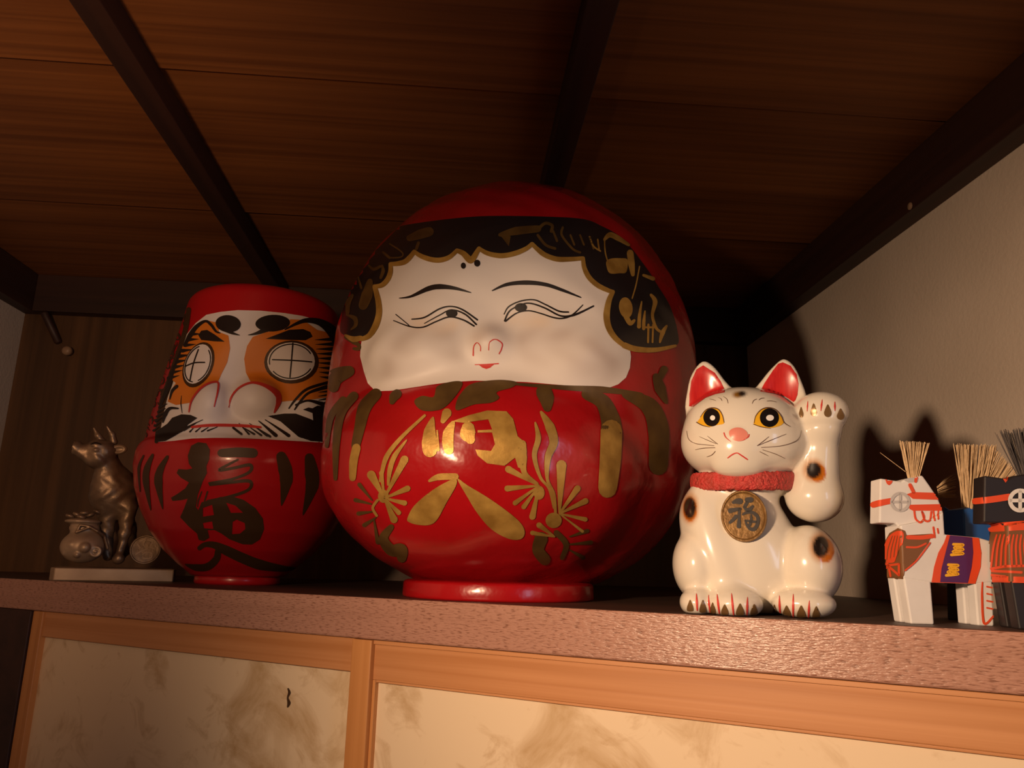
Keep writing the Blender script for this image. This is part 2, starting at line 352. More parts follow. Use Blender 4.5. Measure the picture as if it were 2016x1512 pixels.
class Paint:
    """collects brush marks (given in picture pixels) and lays them as a thin coat onto the surface `bvh`"""
    def __init__(s, bvh, tr=(0, 0, 1), lift=0.0005, step=6.0):
        s.b = bvh; s.tr = tr; s.lift = lift; s.step = step; s.v = []; s.f = []; s.cut = []
    def T(s, p): p = np.asarray(p, float); return p / s.tr[2] + np.array(s.tr[:2])
    def hit(s, q):
        d = Vector(ray(q[0], q[1])).normalized(); loc, nrm, _, _ = s.b.ray_cast(Vector(CAM), d)
        if loc is None: return None
        if nrm.dot(d) > 0: nrm = -nrm
        return np.array(loc + nrm * s.lift)
    def add(s, P2, tris):
        s.cut.append((len(s.v), len(s.f))); mp = {}
        for i, q in enumerate(P2):
            h = s.hit(q)
            if h is not None: mp[i] = len(s.v); s.v.append(h)
        for t in tris:
            if all(i in mp for i in t):
                tv = [s.v[mp[i]] for i in t]
                e = max(np.linalg.norm(tv[i] - tv[i - 1]) for i in range(len(tv)))
                if e < 0.03: s.f.append([mp[i] for i in t])
        return s
    def poly(s, pts, smooth=False, holes=(), n=6, raw=False):
        P = np.asarray(pts, float) if raw else s.T(pts)
        if smooth: P = spline(P, n, True)
        H = [s.T(h) for h in holes]
        dense = []
        loops = [P] + H; V2 = []; E2 = []
        for lp in loops:
            st = len(V2); L = len(lp)
            for i in range(L):
                a, b = lp[i], lp[(i + 1) % L]; k_ = max(1, int(np.linalg.norm(b - a) / s.step))
                for j in range(k_): V2.append(a + (b - a) * j / k_)
            m_ = len(V2); E2 += [(i, i + 1 if i + 1 < m_ else st) for i in range(st, m_)]
        lo, hi = P.min(0), P.max(0)
        for x in np.arange(lo[0] + s.step / 2, hi[0], s.step):
            for y in np.arange(lo[1] + s.step / 2, hi[1], s.step):
                if inside(P, (x, y)): V2.append(np.array([x, y]))
        r = delaunay_2d_cdt([Vector(v) for v in V2], E2, [], 1, 1e-4)
        vo = [np.array(v) for v in r[0]]; tr_ = []
        for t in r[2]:
            c = sum(vo[i] for i in t) / len(t)
            if inside(P, c) and not any(inside(h, c) for h in H): tr_.append(list(t))
        return s.add(vo, tr_)
    def stroke(s, pts, w, n=8, taper=None):
        """brush stroke: centre line + width(s), in the units of tr"""
        C = spline(s.T(pts), n) if len(pts) > 2 else np.linspace(s.T(pts)[0], s.T(pts)[1], max(2, int(np.linalg.norm(s.T(pts)[1] - s.T(pts)[0]) / s.step) + 2))
        ws = np.asarray(w if np.ndim(w) else [w, w], float) / s.tr[2]
        W = np.interp(np.linspace(0, 1, len(C)), np.linspace(0, 1, len(ws)), ws) / 2
        # round caps
        t0 = C[0] - C[1]; t0 /= np.linalg.norm(t0) + 1e-9; t1 = C[-1] - C[-2]; t1 /= np.linalg.norm(t1) + 1e-9
        pre = [(C[0] + t0 * W[0] * math.sin(a), W[0] * math.cos(a)) for a in (1.5, 1.1, 0.6)]
        post = [(C[-1] + t1 * W[-1] * math.sin(a), W[-1] * math.cos(a)) for a in (0.6, 1.1, 1.5)]
        C = np.vstack([[p for p, _ in pre], C, [p for p, _ in post]]); W = np.concatenate([[q for _, q in pre], W, [q for _, q in post]])
        Tn = np.gradient(C, axis=0); Tn /= np.linalg.norm(Tn, axis=1)[:, None] + 1e-9; N = np.stack([-Tn[:, 1], Tn[:, 0]], 1)
        m_ = max(2, int(2 * W.max() / s.step) + 1); P2 = []
        for j in range(m_ + 1): P2.append(C + N * (W * (2 * j / m_ - 1))[:, None])
        P2 = np.vstack(P2); L = len(C); tr_ = [[j * L + i, j * L + i + 1, (j + 1) * L + i + 1, (j + 1) * L + i] for j in range(m_) for i in range(L - 1)]
        return s.add(P2, tr_)
    def build(s, name, m, parent):
        return obj(name, s.v, s.f, m, parent, smooth=True)
    def each(s, name, m, parent):
        """every brush mark an object of its own"""
        c = s.cut + [(len(s.v), len(s.f))]
        for i, (v0, f0) in enumerate(s.cut):
            v1, f1 = c[i + 1]
            if f1 > f0: obj(name if isinstance(name, str) else name[min(i, len(name) - 1)], s.v[v0:v1], [[k_ - v0 for k_ in f] for f in s.f[f0:f1]], m, parent, smooth=True)
C1 = (640, 340, 2016 / 760); C2 = (620, 720, 2016 / 760); C3 = (240, 540, 2016 / 460); C4 = (240, 840, 2016 / 460)
C5 = (1300, 690, 5.04); C6 = (1300, 930, 5.04); C7 = (1680, 830, 3.601); C8 = (80, 820, 4.447); C9 = (1400, 950, 10.8)
CH = (1160, 420, 3.779); CL = (650, 420, 5.4); CB = (1840, 840, 6.3)

# =================================================================== SETTING
XL, XR, YB, ZT, ZK = -0.975, 0.68, 1.70, ZC + 0.52, ZC + 0.605   # side walls, back wall, trim underside, ceiling
box('wall_right', XR, XR + 0.05, -0.05, YB + 0.05, ZS - 0.75, ZK + 0.03, M['plaster'], kind='structure')
box('wall_left', XL - 0.05, XL, 0.55, YB + 0.05, ZS - 0.75, ZK + 0.03, M['plaster'], kind='structure')
wb = box('wall_back', XL, XR, YB, YB + 0.03, ZS - 0.75, ZK + 0.03, M['ply'], kind='structure')
box('trim_1', XR - 0.032, XR, -0.05, YB, ZT, ZK, M['dark'], kind='structure')
box('trim_2', XL, XL + 0.030, 0.55, YB, ZT, ZK, M['dark'], kind='structure')
box('trim_3', XL + 0.030, XR - 0.032, YB - 0.030, YB, ZT, ZK, M['darkx'], kind='structure')
ceil = bpy.data.objects.new('ceiling', None); COL.objects.link(ceil); ceil.location = ((XL + XR) / 2, 0.9, ZK); ceil['kind'] = 'structure'
seams = [0.06, 0.47, 0.885, 1.295, YB - 0.0]
for i in range(4):
    y0, y1 = seams[i], seams[i + 1]
    v, f = prism([(XL, y0 + 0.0015, ZK + 0.007), (XR, y0 + 0.0015, ZK + 0.007), (XR, y1 - 0.0015, ZK), (XL, y1 - 0.0015, ZK)], (0, 0, 0.010))
    o = obj('ceiling_plank', v, f, M['ceil'], ceil, origin=((XL + XR) / 2 + 0.37 * i, (y0 + y1) / 2, ZK + 0.013 * i))
    for vtx in o.data.vertices: pass
def beam(name, x0, x1):
    return box(name, x0, x1, -0.03, YB - 0.03, ZK - 0.032, ZK + 0.002, M['dark'], bev=0.002, kind='structure')
beam('trim_4', -0.432, -0.398); beam('trim_5', 0.116, 0.150)
# shelf board: the front edge runs askew to the room
pA = FA + FD * ((XL - FA[0]) / FD[0]); pB = FA + FD * ((XR - FA[0]) / FD[0])
v, f = prism([[*pA[:2], ZS - 0.044], [*pB[:2], ZS - 0.044], [XR, YB, ZS - 0.044], [XL, YB, ZS - 0.044]], (0, 0, 0.044))
sh = tag(obj('shelf_board', v, f, M['shelf'], origin=(*((pA + pB) / 2)[:2], ZS - 0.044)),
         'thick brown wooden shelf board carrying all the figures, above the sliding doors', 'shelf')
bevel(sh, 0.0018)
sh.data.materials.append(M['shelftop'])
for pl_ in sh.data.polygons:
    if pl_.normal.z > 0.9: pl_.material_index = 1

# sliding doors under the shelf (a measured from FA along the edge)
A_ = lambda px, py: float(np.dot(on_plane(px, py, FA, FN) - FA, FD))
zb = ZS - 0.044; ZD = ZS - 0.62
a_l0, a_l1, a_m0, a_m1 = A_(65, 1203), A_(84, 1204), A_(697, 1257), A_(735, 1259)
def door(name, loc_a, label, a0, a1, d, rail_h, stiles):
    t = thing(name, FA * [1, 1, 0] + FD * loc_a + FN * 0.02 + np.array([0, 0, ZD]), label, 'sliding door')
    r = fbox('top_rail', a0, a1, d, d + 0.018, zb - rail_h, zb - 0.0005, M['frame'], t)
    for s0, s1, dd in stiles: fbox('stile', s0, s1, dd, d + 0.02, ZD, zb - 0.0005, M['framev'], t)
    fbox('bottom_rail', a0, a1, d, d + 0.018, ZD, ZD + 0.03, M['frame'], t)
    fbox('paper_panel', a0, a1, d + 0.006, d + 0.010, ZD + 0.03, zb - rail_h, M['paper'], t, bev=0)
    return t
door('sliding_door', (a_l1 + a_m0) / 2, 'left sliding door, stained cream paper in a pine frame in shade', a_l1, a_m0, 0.004, 0.0355,
     [(a_l0, a_l1, 0.001), (a_m0, a_m1, -0.003)])
dr = door('sliding_door', (a_m1 + 0.75) / 2, 'right sliding door, brightly lit cream paper in a pale pine frame', a_m1, a_m1 + 0.98, 0.003, 0.0410,
          [(a_m1 + 0.98, a_m1 + 1.0, 0.001)])
fbox('door_track', a_m1, a_m1 + 0.98, 0.001, 0.003, zb - 0.0045, zb - 0.0005, M['frame'], dr, bev=0.0004)
fbox('rail_bead', a_m1, a_m1 + 0.98, 0.0045, 0.010, zb - 0.0435, zb - 0.0410, M['frame'], dr, bev=0.0006)
fbox('panel_bead', a_m1 + 0.0002, a_m1 + 0.0038, 0.003, 0.010, ZD + 0.03, zb - 0.041, M['framev'], dr, bev=0.0006)
tb = [FA * [1, 1, 0] + FD * a_ + FN * 0.0099 + np.array([0, 0, z_]) for a_, z_ in ((a_l1, zb - .3), (a_m0, zb - .3), (a_m0, zb - .03), (a_l1, zb - .03))]
tbv = BVHTree.FromPolygons([Vector(q) for q in tb], [[0, 1, 2, 3]])
Paint(tbv, (0, 1100, 2.52), 0.0002, 2).stroke([(1430, 645), (1436, 665), (1428, 690), (1434, 715), (1428, 735)], [8, 14, 8, 18, 8]).build('paper_tear', M['sumi'], bpy.data.objects['sliding_door'])
# dark post left of the doors
po = fbox('wall_post', a_l0 - 0.32, a_l0 - 0.002, -0.002, 0.05, ZD, zb - 0.0005, M['dark'], kind='structure'); po.name = 'trim_6'

# =================================================================== LARGE DARUMA
fr = Frame(980, 0.125)
root = thing('daruma_doll', fr.B, 'large red papier-mache daruma with a smiling white face and gold flowers, in the middle', 'daruma doll')
mm = fr.m(990, 800)
hood = fr.ell(1012, 742, 352, 386, w=70, rw=320)
lobe = fr.ell(966, 925, 326, 226, w=-6, rw=312)
back = fr.ell(1000, 905, 350, 262, w=80, rw=290)
rec = fr.ell(968, 620, 300, 165, w=-300, rw=78)
nose = fr.ell(962, 678, 34, 30, w=-236, rw=34)
ck1 = fr.ell(842, 706, 105, 52, w=-190, rw=56); ck2 = fr.ell(1098, 700, 112, 54, w=-196, rw=56)
def f_big(X, Y, Z):
    d = smin(hood(X, Y, Z), back(X, Y, Z), 0.05)
    d = smax(d, -rec(X, Y, Z), 0.016)
    d = smin(d, nose(X, Y, Z), 0.016); d = smin(d, ck1(X, Y, Z), 0.03); d = smin(d, ck2(X, Y, Z), 0.03)
    d = smin(d, lobe(X, Y, Z), 0.007)
    d = d + 0.0011 * np.sin(X * 71 + 2 * np.sin(Z * 40)) * np.sin(Z * 63 + Y * 50)
    return smax(d, 0.016 - Z, 0.004)
lo = [fr.pt(615, 900)[0], -0.26, 0.004]; hi = [fr.pt(1400, 900)[0], 0.27, fr.pt(1000, 335)[2]]
body, bv, _ = sdf_obj('body', fr, f_big, lo, hi, 0.0050, M['red'], root)
def lathe(name, fr, prof, m, parent, cx=0.0, cy=0.0, ey=1.0, seg=72):
    v = []; f = []
    t = np.linspace(0, 2 * np.pi, seg, endpoint=False); n = len(prof)
    for r, z in prof: v += [(cx + r * math.cos(a), cy + r * ey * math.sin(a), z) for a in t]
    for i in range(n - 1):
        for j in range(seg): f.append((i * seg + j, i * seg + (j + 1) % seg, (i + 1) * seg + (j + 1) % seg, (i + 1) * seg + j))
    f.append(tuple(range(seg - 1, -1, -1))); f.append(tuple((n - 1) * seg + j for j in range(seg)))
    return obj(name, fr.world(np.array(v)), f, m, parent, smooth=True)
rb = 0.112
lathe('base_ring', fr, [(rb - .002, 0), (rb, .0012), (rb + .0005, .003), (rb, .016), (rb - .001, .018), (rb - .004, .0195), (rb - .02, .0205), (rb - .05, .021)], M['red'], root)

scallop = [[(195, 870), (235, 852), (268, 800), (285, 740), (283, 680), (270, 625), (262, 597)],
           [(262, 597), (300, 590), (330, 560), (345, 520), (345, 480)],
           [(345, 480), (380, 478), (420, 468), (450, 440), (468, 415)],
           [(468, 415), (500, 437), (550, 455), (600, 460), (650, 445), (690, 410)],
           [(690, 410), (722, 425), (745, 448), (760, 462), (776, 448), (790, 425), (805, 400)],
           [(805, 400), (850, 425), (920, 437), (990, 425), (1050, 400), (1080, 375)],
           [(1080, 375), (1110, 405), (1150, 435), (1210, 455), (1280, 455), (1345, 450)],
           [(1345, 450), (1352, 500), (1377, 550), (1420, 590), (1470, 615), (1500, 625)],
           [(1500, 625), (1480, 670), (1468, 740), (1475, 800), (1500, 850), (1540, 890), (1590, 920)]]
inner = np.vstack([spline(s_, 5)[:-1] for s_ in scallop] + [[(1590, 920)]])
chin = [(1596, 960), (1590, 1020), (1570, 1070), (1530, 1105), (1480, 1124), (1400, 1124), (1250, 1110), (1050, 1095), (900, 1090), (780, 1088),
        (650, 1096), (560, 1108), (450, 1125), (350, 1140), (265, 1142), (225, 1100), (205, 1040), (185, 960), (188, 905)]
face = Paint(bv, C1, 0.0005).poly(np.vstack([inner, chin])).build('face', M['facew'], root)
vv = np.array([v_.co[:] for v_ in face.data.vertices]) + np.array(world_loc(face))
rl = (vv - CAM) @ M3; pc = (rl[:, :2] / rl[:, 2:3] * F + [IW / 2, IH / 2] - [640, 340]) * C1[2]
fc = np.tile(np.array([0.80, 0.725, 0.665]), (len(pc), 1))
def smudge_shade(curve, sig, c, amt):
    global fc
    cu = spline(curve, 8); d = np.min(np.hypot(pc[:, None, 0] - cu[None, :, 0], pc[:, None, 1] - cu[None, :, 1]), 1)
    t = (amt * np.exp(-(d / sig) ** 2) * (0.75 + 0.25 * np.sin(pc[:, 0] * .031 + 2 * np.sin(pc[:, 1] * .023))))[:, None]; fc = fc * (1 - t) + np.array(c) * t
smudge_shade([(330, 1040), (350, 940), (430, 865), (560, 830), (660, 860), (690, 930)], 52, (0.50, 0.40, 0.34), 0.60)
smudge_shade([(400, 980), (500, 930), (600, 960)], 85, (0.58, 0.48, 0.41), 0.45)
smudge_shade([(1040, 870), (1150, 838), (1290, 860), (1400, 905), (1490, 990)], 52, (0.50, 0.39, 0.34), 0.60)
smudge_shade([(1060, 960), (1200, 950), (1350, 990), (1480, 1040)], 75, (0.58, 0.48, 0.42), 0.45)
smudge_shade([(800, 860), (870, 830), (930, 860)], 48, (0.52, 0.40, 0.35), 0.50)  # soft shade around the nose, painted into the face colour
smudge_shade([(470, 770), (560, 800), (660, 790)], 40, (0.84, 0.64, 0.46), 0.55); smudge_shade([(990, 770), (1090, 770), (1150, 780)], 40, (0.84, 0.64, 0.46), 0.55)
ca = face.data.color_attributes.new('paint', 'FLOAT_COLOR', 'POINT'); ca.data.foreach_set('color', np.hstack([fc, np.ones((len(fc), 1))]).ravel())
outer = [(1700, 925), (1830, 905), (1838, 830), (1800, 700), (1740, 600), (1690, 520), (1600, 400), (1530, 330), (1450, 285), (1350, 245), (1150, 232), (900, 228),
         (740, 235), (560, 255), (400, 280), (330, 310), (270, 370), (210, 450), (170, 530), (130, 620), (100, 700), (88, 760), (82, 830), (120, 858)]
hair = Paint(bv, C1, 0.0008).poly(np.vstack([inner, spline(outer, 4)])).build('hair', M['black'], root)
gp = Paint(bv, C1, 0.0012, 5)
for s_ in scallop: gp.stroke(s_, [20, 26, 26, 20] if len(s_) < 7 else [22, 34, 30, 22], 6)
gp.stroke([(1560, 903), (1620, 922), (1720, 926), (1825, 905)], [32, 30, 24, 14])
gp.stroke([(110, 850), (150, 870), (190, 865)], [10, 30, 26])
gp.each('hair_edging', M['gold'], hair)
gp = Paint(bv, C1, 0.0011, 5)
gp.stroke([(445, 345), (500, 325), (545, 312)], [34, 50, 50]).stroke([(490, 370), (480, 400)], 16)
gp.stroke([(915, 328), (1000, 308), (1110, 297)], [20, 44, 36]).poly([(915, 330), (970, 335), (960, 388)])
gp.stroke([(1120, 290), (1150, 268), (1185, 280), (1180, 310)], 16).stroke([(1110, 330), (1150, 380), (1200, 400)], 14)
gp.stroke([(1240, 290), (1235, 330), (1290, 400), (1330, 420)], 12).stroke([(1190, 310), (1210, 360)], 12).stroke([(1280, 330), (1300, 380)], 10).stroke([(1330, 330), (1350, 380)], 10).stroke([(1380, 340), (1400, 400)], 10)
gp.each('gold_scroll', M['golddark'], hair)
gp = Paint(bv, CH, 0.0011, 4)
gp.poly([(125, 360), (160, 340), (230, 338), (280, 350), (272, 440), (220, 450), (150, 450), (125, 400)], True)
gp.stroke([(110, 200), (150, 165), (210, 190), (290, 240)], [20, 40, 40, 20]).stroke([(110, 200), (115, 290), (130, 350)], 10)
gp.stroke([(300, 300), (310, 380), (320, 460)], [50, 50, 28]).stroke([(400, 465), (470, 490)], [20, 30]).stroke([(370, 400), (345, 530), (315, 635)], 10)
gp.poly(ellipse(268, 705, 50, 78, -8)).stroke([(270, 770), (300, 820), (330, 800)], [40, 36, 20])
gp.stroke([(385, 660), (370, 760), (365, 845)], [10, 24, 30]).stroke([(410, 730), (402, 800), (400, 860)], [10, 24, 24])
gp.stroke([(455, 610), (485, 660), (465, 760), (490, 850), (520, 880)], [20, 36, 22, 22, 20]).stroke([(570, 840), (540, 890), (520, 960)], [16, 36, 14])
gp.stroke([(435, 830), (432, 960)], 16).stroke([(470, 830), (465, 960)], 14).stroke([(410, 850), (480, 850)], 14)
gp.stroke([(0, 180), (30, 250), (80, 285)], 12).stroke([(60, 200), (70, 270)], 12)
gp.each('gold_scroll', M['gold'], hair)
gp = Paint(bv, CL, 0.0011, 4)
gp.stroke([(420, 560), (470, 600), (540, 570)], [20, 34, 30]).stroke([(560, 560), (570, 620), (545, 690)], [20, 40, 30]).stroke([(430, 730), (400, 870), (360, 980)], [60, 120, 100])
gp.stroke([(240, 880), (200, 960), (195, 1060)], [40, 56, 40]).stroke([(180, 1080), (270, 1120), (280, 1190), (230, 1240)], [14, 50, 40, 14]).stroke([(300, 660), (340, 800)], [18, 26])
gp.stroke([(640, 480), (760, 470), (770, 420), (640, 330)], 16).stroke([(570, 420), (640, 480)], 26)
gp.stroke([(170, 1320), (260, 1370), (310, 1400), (310, 1440), (260, 1440)], [30, 50, 40, 40, 30])
gp.each('gold_scroll', M['golddark'], hair)
p = Paint(bv, C1, 0.0009, 3); p.stroke([(390, 657), (450, 648), (540, 608), (600, 597), (680, 605), (762, 627)], [4, 12, 26, 28, 18, 4]).build('eyebrow', M['inkblk'], face)
p = Paint(bv, C1, 0.0009, 3); p.stroke([(873, 617), (950, 585), (1050, 575), (1150, 585), (1240, 615), (1335, 653)], [5, 18, 24, 20, 16, 6]).build('eyebrow', M['inkblk'], face)
p = Paint(bv, C1, 0.0010, 3)
p.stroke([(455, 768), (520, 758), (600, 712), (660, 700), (720, 718), (795, 770)], [6, 8, 8, 7, 9, 9]).stroke([(520, 790), (600, 745), (660, 718), (730, 740), (790, 795)], [4, 6, 7, 9, 9])
p.stroke([(360, 775), (440, 805), (510, 810), (580, 780), (650, 755), (720, 770), (778, 803)], [5, 7, 7, 7, 8, 9, 9]).stroke([(372, 742), (440, 800)], 5)
p.poly(ellipse(662, 736, 30, 22)).each(['eye_line'] * 4 + ['pupil'], M['inkblk'], face)
p = Paint(bv, C1, 0.0010, 3)
p.stroke([(935, 740), (960, 700), (1020, 672), (1090, 665), (1150, 690), (1220, 725), (1270, 730)], [5, 7, 7, 7, 8, 9, 8]).stroke([(938, 775), (965, 722), (1030, 688), (1080, 685), (1150, 710), (1230, 750), (1300, 745), (1400, 698)], [9, 8, 7, 8, 9, 9, 12, 8])
p.stroke([(942, 778), (1000, 735), (1060, 722), (1120, 735), (1190, 758), (1240, 763), (1290, 745), (1345, 692)], [9, 7, 7, 7, 8, 8, 8, 5])
p.poly(ellipse(1023, 705, 32, 23)).each(['eye_line'] * 3 + ['pupil'], M['inkblk'], face)
p = Paint(bv, C1, 0.0009, 3); p.poly(ellipse(723, 488, 13, 16)).poly(ellipse(795, 475, 16, 18)).each('forehead_dot', M['inkblk'], face)
p = Paint(bv, C1, 0.0009, 3); p.stroke([(785, 1004), (845, 1001), (905, 997)], 6).poly([(800, 1003), (885, 999), (862, 1020), (842, 1027), (822, 1020)]).build('mouth', M['lip'], face)
p = Paint(bv, C1, 0.0009, 3); p.stroke([(775, 955), (778, 910), (795, 888), (812, 905), (813, 930)], [8, 5, 4, 4, 4]).stroke([(855, 925), (860, 885), (890, 872), (922, 892), (920, 920), (908, 945)], [4, 4, 4, 6, 6, 5]).each('nostril_line', M['lip'], face)

g = Paint(bv, C2, 0.0008, 5)
g.poly([(520, 190), (560, 160), (620, 165), (640, 110), (720, 85), (770, 90), (750, 140), (690, 210), (640, 235), (560, 235)], True)
g.poly([(765, 145), (820, 97), (950, 77), (1050, 87), (1030, 115), (950, 140), (962, 170), (920, 195), (830, 205), (742, 235), (740, 190)], True)
g.stroke([(430, 150), (415, 165), (405, 190)], [50, 50, 30]).stroke([(1195, 140), (1208, 175), (1212, 220)], [84, 80, 46])
g.stroke([(320, 150), (262, 220), (235, 330), (215, 420)], [60, 70, 55, 45]).stroke([(205, 160), (140, 250), (115, 400), (110, 590)], [50, 46, 40, 20])
g.stroke([(150, 180), (85, 270), (65, 420)], [40, 36, 20])
g.stroke([(1420, 150), (1500, 190), (1540, 280), (1545, 340)], [60, 80, 100, 110]).stroke([(1620, 150), (1740, 210), (1790, 330), (1790, 520)], [40, 90, 110, 100])
g.stroke([(1000, 95), (1300, 115), (1500, 125), (1700, 150)], [10, 26, 34, 20])
g.stroke([(400, 840), (360, 900), (400, 960), (450, 960), (455, 1000)], [30, 50, 60, 70, 50]).stroke([(1180, 900), (1165, 960), (1200, 1010)], [70, 60, 60]).stroke([(1260, 870), (1310, 930), (1290, 1000)], [30, 30, 24])
for a, b in (((300, 700), (235, 620)), ((295, 720), (215, 700)), ((300, 760), (230, 770)), ((320, 790), (260, 830)), ((310, 800), (330, 920)), ((1330, 890), (1420, 860)), ((1330, 930), (1440, 920)), ((1330, 960), (1400, 1000))): g.stroke([a, b], [8, 22])
g.stroke([(1780, 60), (1800, 120), (1830, 190)], [40, 60, 20]).stroke([(1820, 20), (1790, 80)], [40, 30]).stroke([(180, 30), (110, 60), (100, 110)], [60, 90, 60])
g.each('bronze_stripe', M['golddark'], root)
g = Paint(bv, C2, 0.0009, 5)
g.stroke([(618, 275), (602, 340), (600, 400), (602, 440)], [14, 60, 80, 76]).stroke([(722, 300), (700, 350), (695, 400), (700, 440)], [22, 56, 60, 50]).stroke([(690, 250), (670, 290)], [50, 26]).stroke([(640, 340), (645, 440)], [8, 16])
g.stroke([(800, 330), (800, 360), (812, 385)], [70, 84, 50])
g.poly([(718, 292), (800, 262), (900, 236), (1000, 240), (1035, 280), (1058, 370), (1100, 405), (1106, 450), (1085, 540), (1060, 530), (1045, 480), (990, 522), (900, 510), (850, 470), (838, 438), (920, 445), (940, 410), (925, 350), (850, 350), (850, 338), (925, 335), (905, 282), (830, 292), (780, 300)])
g.stroke([(600, 600), (650, 580), (735, 578)], [14, 34, 34])
g.poly([(735, 590), (738, 625), (690, 710), (640, 800), (600, 828), (540, 828), (495, 815), (485, 795), (520, 730), (600, 660), (680, 610)], True)
g.poly([(745, 590), (800, 625), (900, 685), (1000, 755), (1070, 815), (1095, 865), (1075, 902), (1010, 900), (920, 850), (850, 770), (800, 690)], True)
g.each('character_stroke', M['gold'], root)
g = Paint(bv, C2, 0.0009, 4)
def petals(c, tips, w):
    for (x, y), w_ in zip(tips, w): g.stroke([c, ((c[0] * .5 + x * .5), (c[1] * .5 + y * .5)), (x, y)], [8, w_ * .6, w_])
petals((365, 690), [(470, 490), (485, 640), (470, 715), (440, 765), (415, 800), (298, 570), (350, 560)], [42, 32, 28, 26, 40, 46, 24])
g.poly(ellipse(360, 680, 28, 34))
g.stroke([(575, 262), (450, 380), (375, 480), (345, 600)], [14, 20, 26, 16]).stroke([(480, 390), (420, 470), (395, 540), (385, 620)], [8, 26, 26, 12]).stroke([(330, 700), (305, 740), (325, 780)], 14)
petals((1170, 625), [(1010, 540), (1005, 640), (1045, 715), (1090, 735), (1135, 785)], [36, 32, 26, 26, 34])
g.poly(ellipse(1170, 662, 28, 36))
g.stroke([(1180, 245), (1225, 320), (1245, 400), (1215, 480), (1212, 590), (1245, 670), (1255, 770)], [14, 50, 46, 34, 16, 18, 14])
g.stroke([(1150, 300), (1165, 380), (1145, 470), (1175, 580), (1220, 640), (1245, 740)], [10, 30, 26, 16, 12, 10]).stroke([(1082, 410), (1085, 480), (1095, 560), (1160, 615)], [40, 44, 26, 14])
petals((1275, 770), [(1285, 520), (1368, 640), (1410, 705), (1410, 800), (1395, 862)], [54, 34, 32, 24, 16])
g.poly(ellipse(1245, 805, 42, 40)); petals((1250, 890), [(1170, 830), (1135, 870)], [30, 24])
g.stroke([(220, 430), (205, 500), (200, 585)], [45, 44, 34])
g.stroke([(1545, 340), (1540, 480), (1525, 640)], [112, 112, 96])
g.each('gold_petal', M['gold'], root)

# =================================================================== SMALL DARUMA
fr = Frame(462, 0.165)
root = thing('daruma_doll', fr.B, 'smaller red daruma with a fierce white mask face and crossed blank eyes, at left', 'daruma doll')
prof_px = [(583, 143), (600, 146), (620, 149), (660, 157), (700, 166), (760, 180), (800, 189), (850, 198), (884, 203), (893, 212), (905, 217), (930, 219), (970, 213), (1010, 199), (1050, 178), (1085, 150), (1110, 122), (1128, 98), (1150, 80)]
pz = []; pr = []
for y, r in prof_px:
    xc = 462 + (1150 - y) * 0.101
    pz.append(fr.pt(xc, y)[2]); pr.append(r * fr.m(xc, y))
ordr = np.argsort(pz); pz = np.array(pz)[ordr]; pr = np.array(pr)[ordr]
ztop = pz[-1] + 0.004
nl = fr.ell(418, 795, 34, 42, w=-160, rw=34); nr = fr.ell(505, 788, 48, 44, w=-158, rw=36); br = fr.ell(468, 710, 26, 80, w=-148, rw=24)
el_ = fr.ell(385, 722, 44, 50, w=-152, rw=26); er_ = fr.ell(573, 712, 58, 50, w=-150, rw=24)
rec2 = fr.ell(480, 745, 175, 120, w=-196, rw=44)
def f_sm(X, Y, Z):
    rr = np.interp(Z, pz, pr)
    tz = (Z - (pz[-1] - 0.002)) ; d = (np.sqrt(X ** 2 + Y ** 2) - rr) * 0.86
    d = smax(d, Z - pz[-1] + 1.5 * (X ** 2 + Y ** 2), 0.014)
    d = smax(d, -rec2(X, Y, Z), 0.014)
    for q in (nl, nr): d = smin(d, q(X, Y, Z), 0.014)
    return smax(d, 0.012 - Z, 0.003)
R_ = pr.max() + 0.02
body, bv, _ = sdf_obj('body', fr, f_sm, [-R_, -R_, 0.002], [R_, R_, ztop + 0.02], 0.0042, M['red2'], root)
lathe('base_ring', fr, [(.0605, 0), (.0625, .003), (.062, .012), (.058, .016), (.04, .017)], M['red2'], root)
face = Paint(bv, C3, 0.0003, 3.5).poly([(292, 1450), (300, 1330), (340, 1130), (430, 900), (500, 680), (560, 520), (640, 420), (730, 350), (850, 325), (1000, 310), (1200, 315), (1400, 335), (1560, 360), (1700, 400), (1800, 450), (1850, 500), (1840, 620), (1820, 800), (1800, 950), (1790, 1100), (1780, 1240), (1770, 1455), (1500, 1440), (1200, 1422), (1000, 1414), (800, 1412), (600, 1418), (450, 1438)]).build('face', M['facew2'], root)
p = Paint(bv, C3, 0.0010, 3.5)
p.poly([(760, 405), (830, 420), (840, 500), (920, 530), (935, 640), (910, 760), (860, 860), (825, 940), (760, 945), (680, 990), (620, 1070), (590, 1110), (470, 1130), (400, 1100), (430, 1000), (470, 940), (420, 900), (470, 760), (540, 600), (600, 500), (690, 410)])
p.poly([(1450, 390), (1560, 395), (1680, 480), (1840, 520), (1840, 620), (1820, 800), (1790, 920), (1780, 1060), (1650, 1080), (1500, 1090), (1370, 1100), (1350, 1040), (1250, 975), (1110, 930), (1070, 850), (1055, 730), (1080, 620), (1130, 540), (1250, 500), (1400, 480)])
p.each('orange_mask', M['orange'], face)
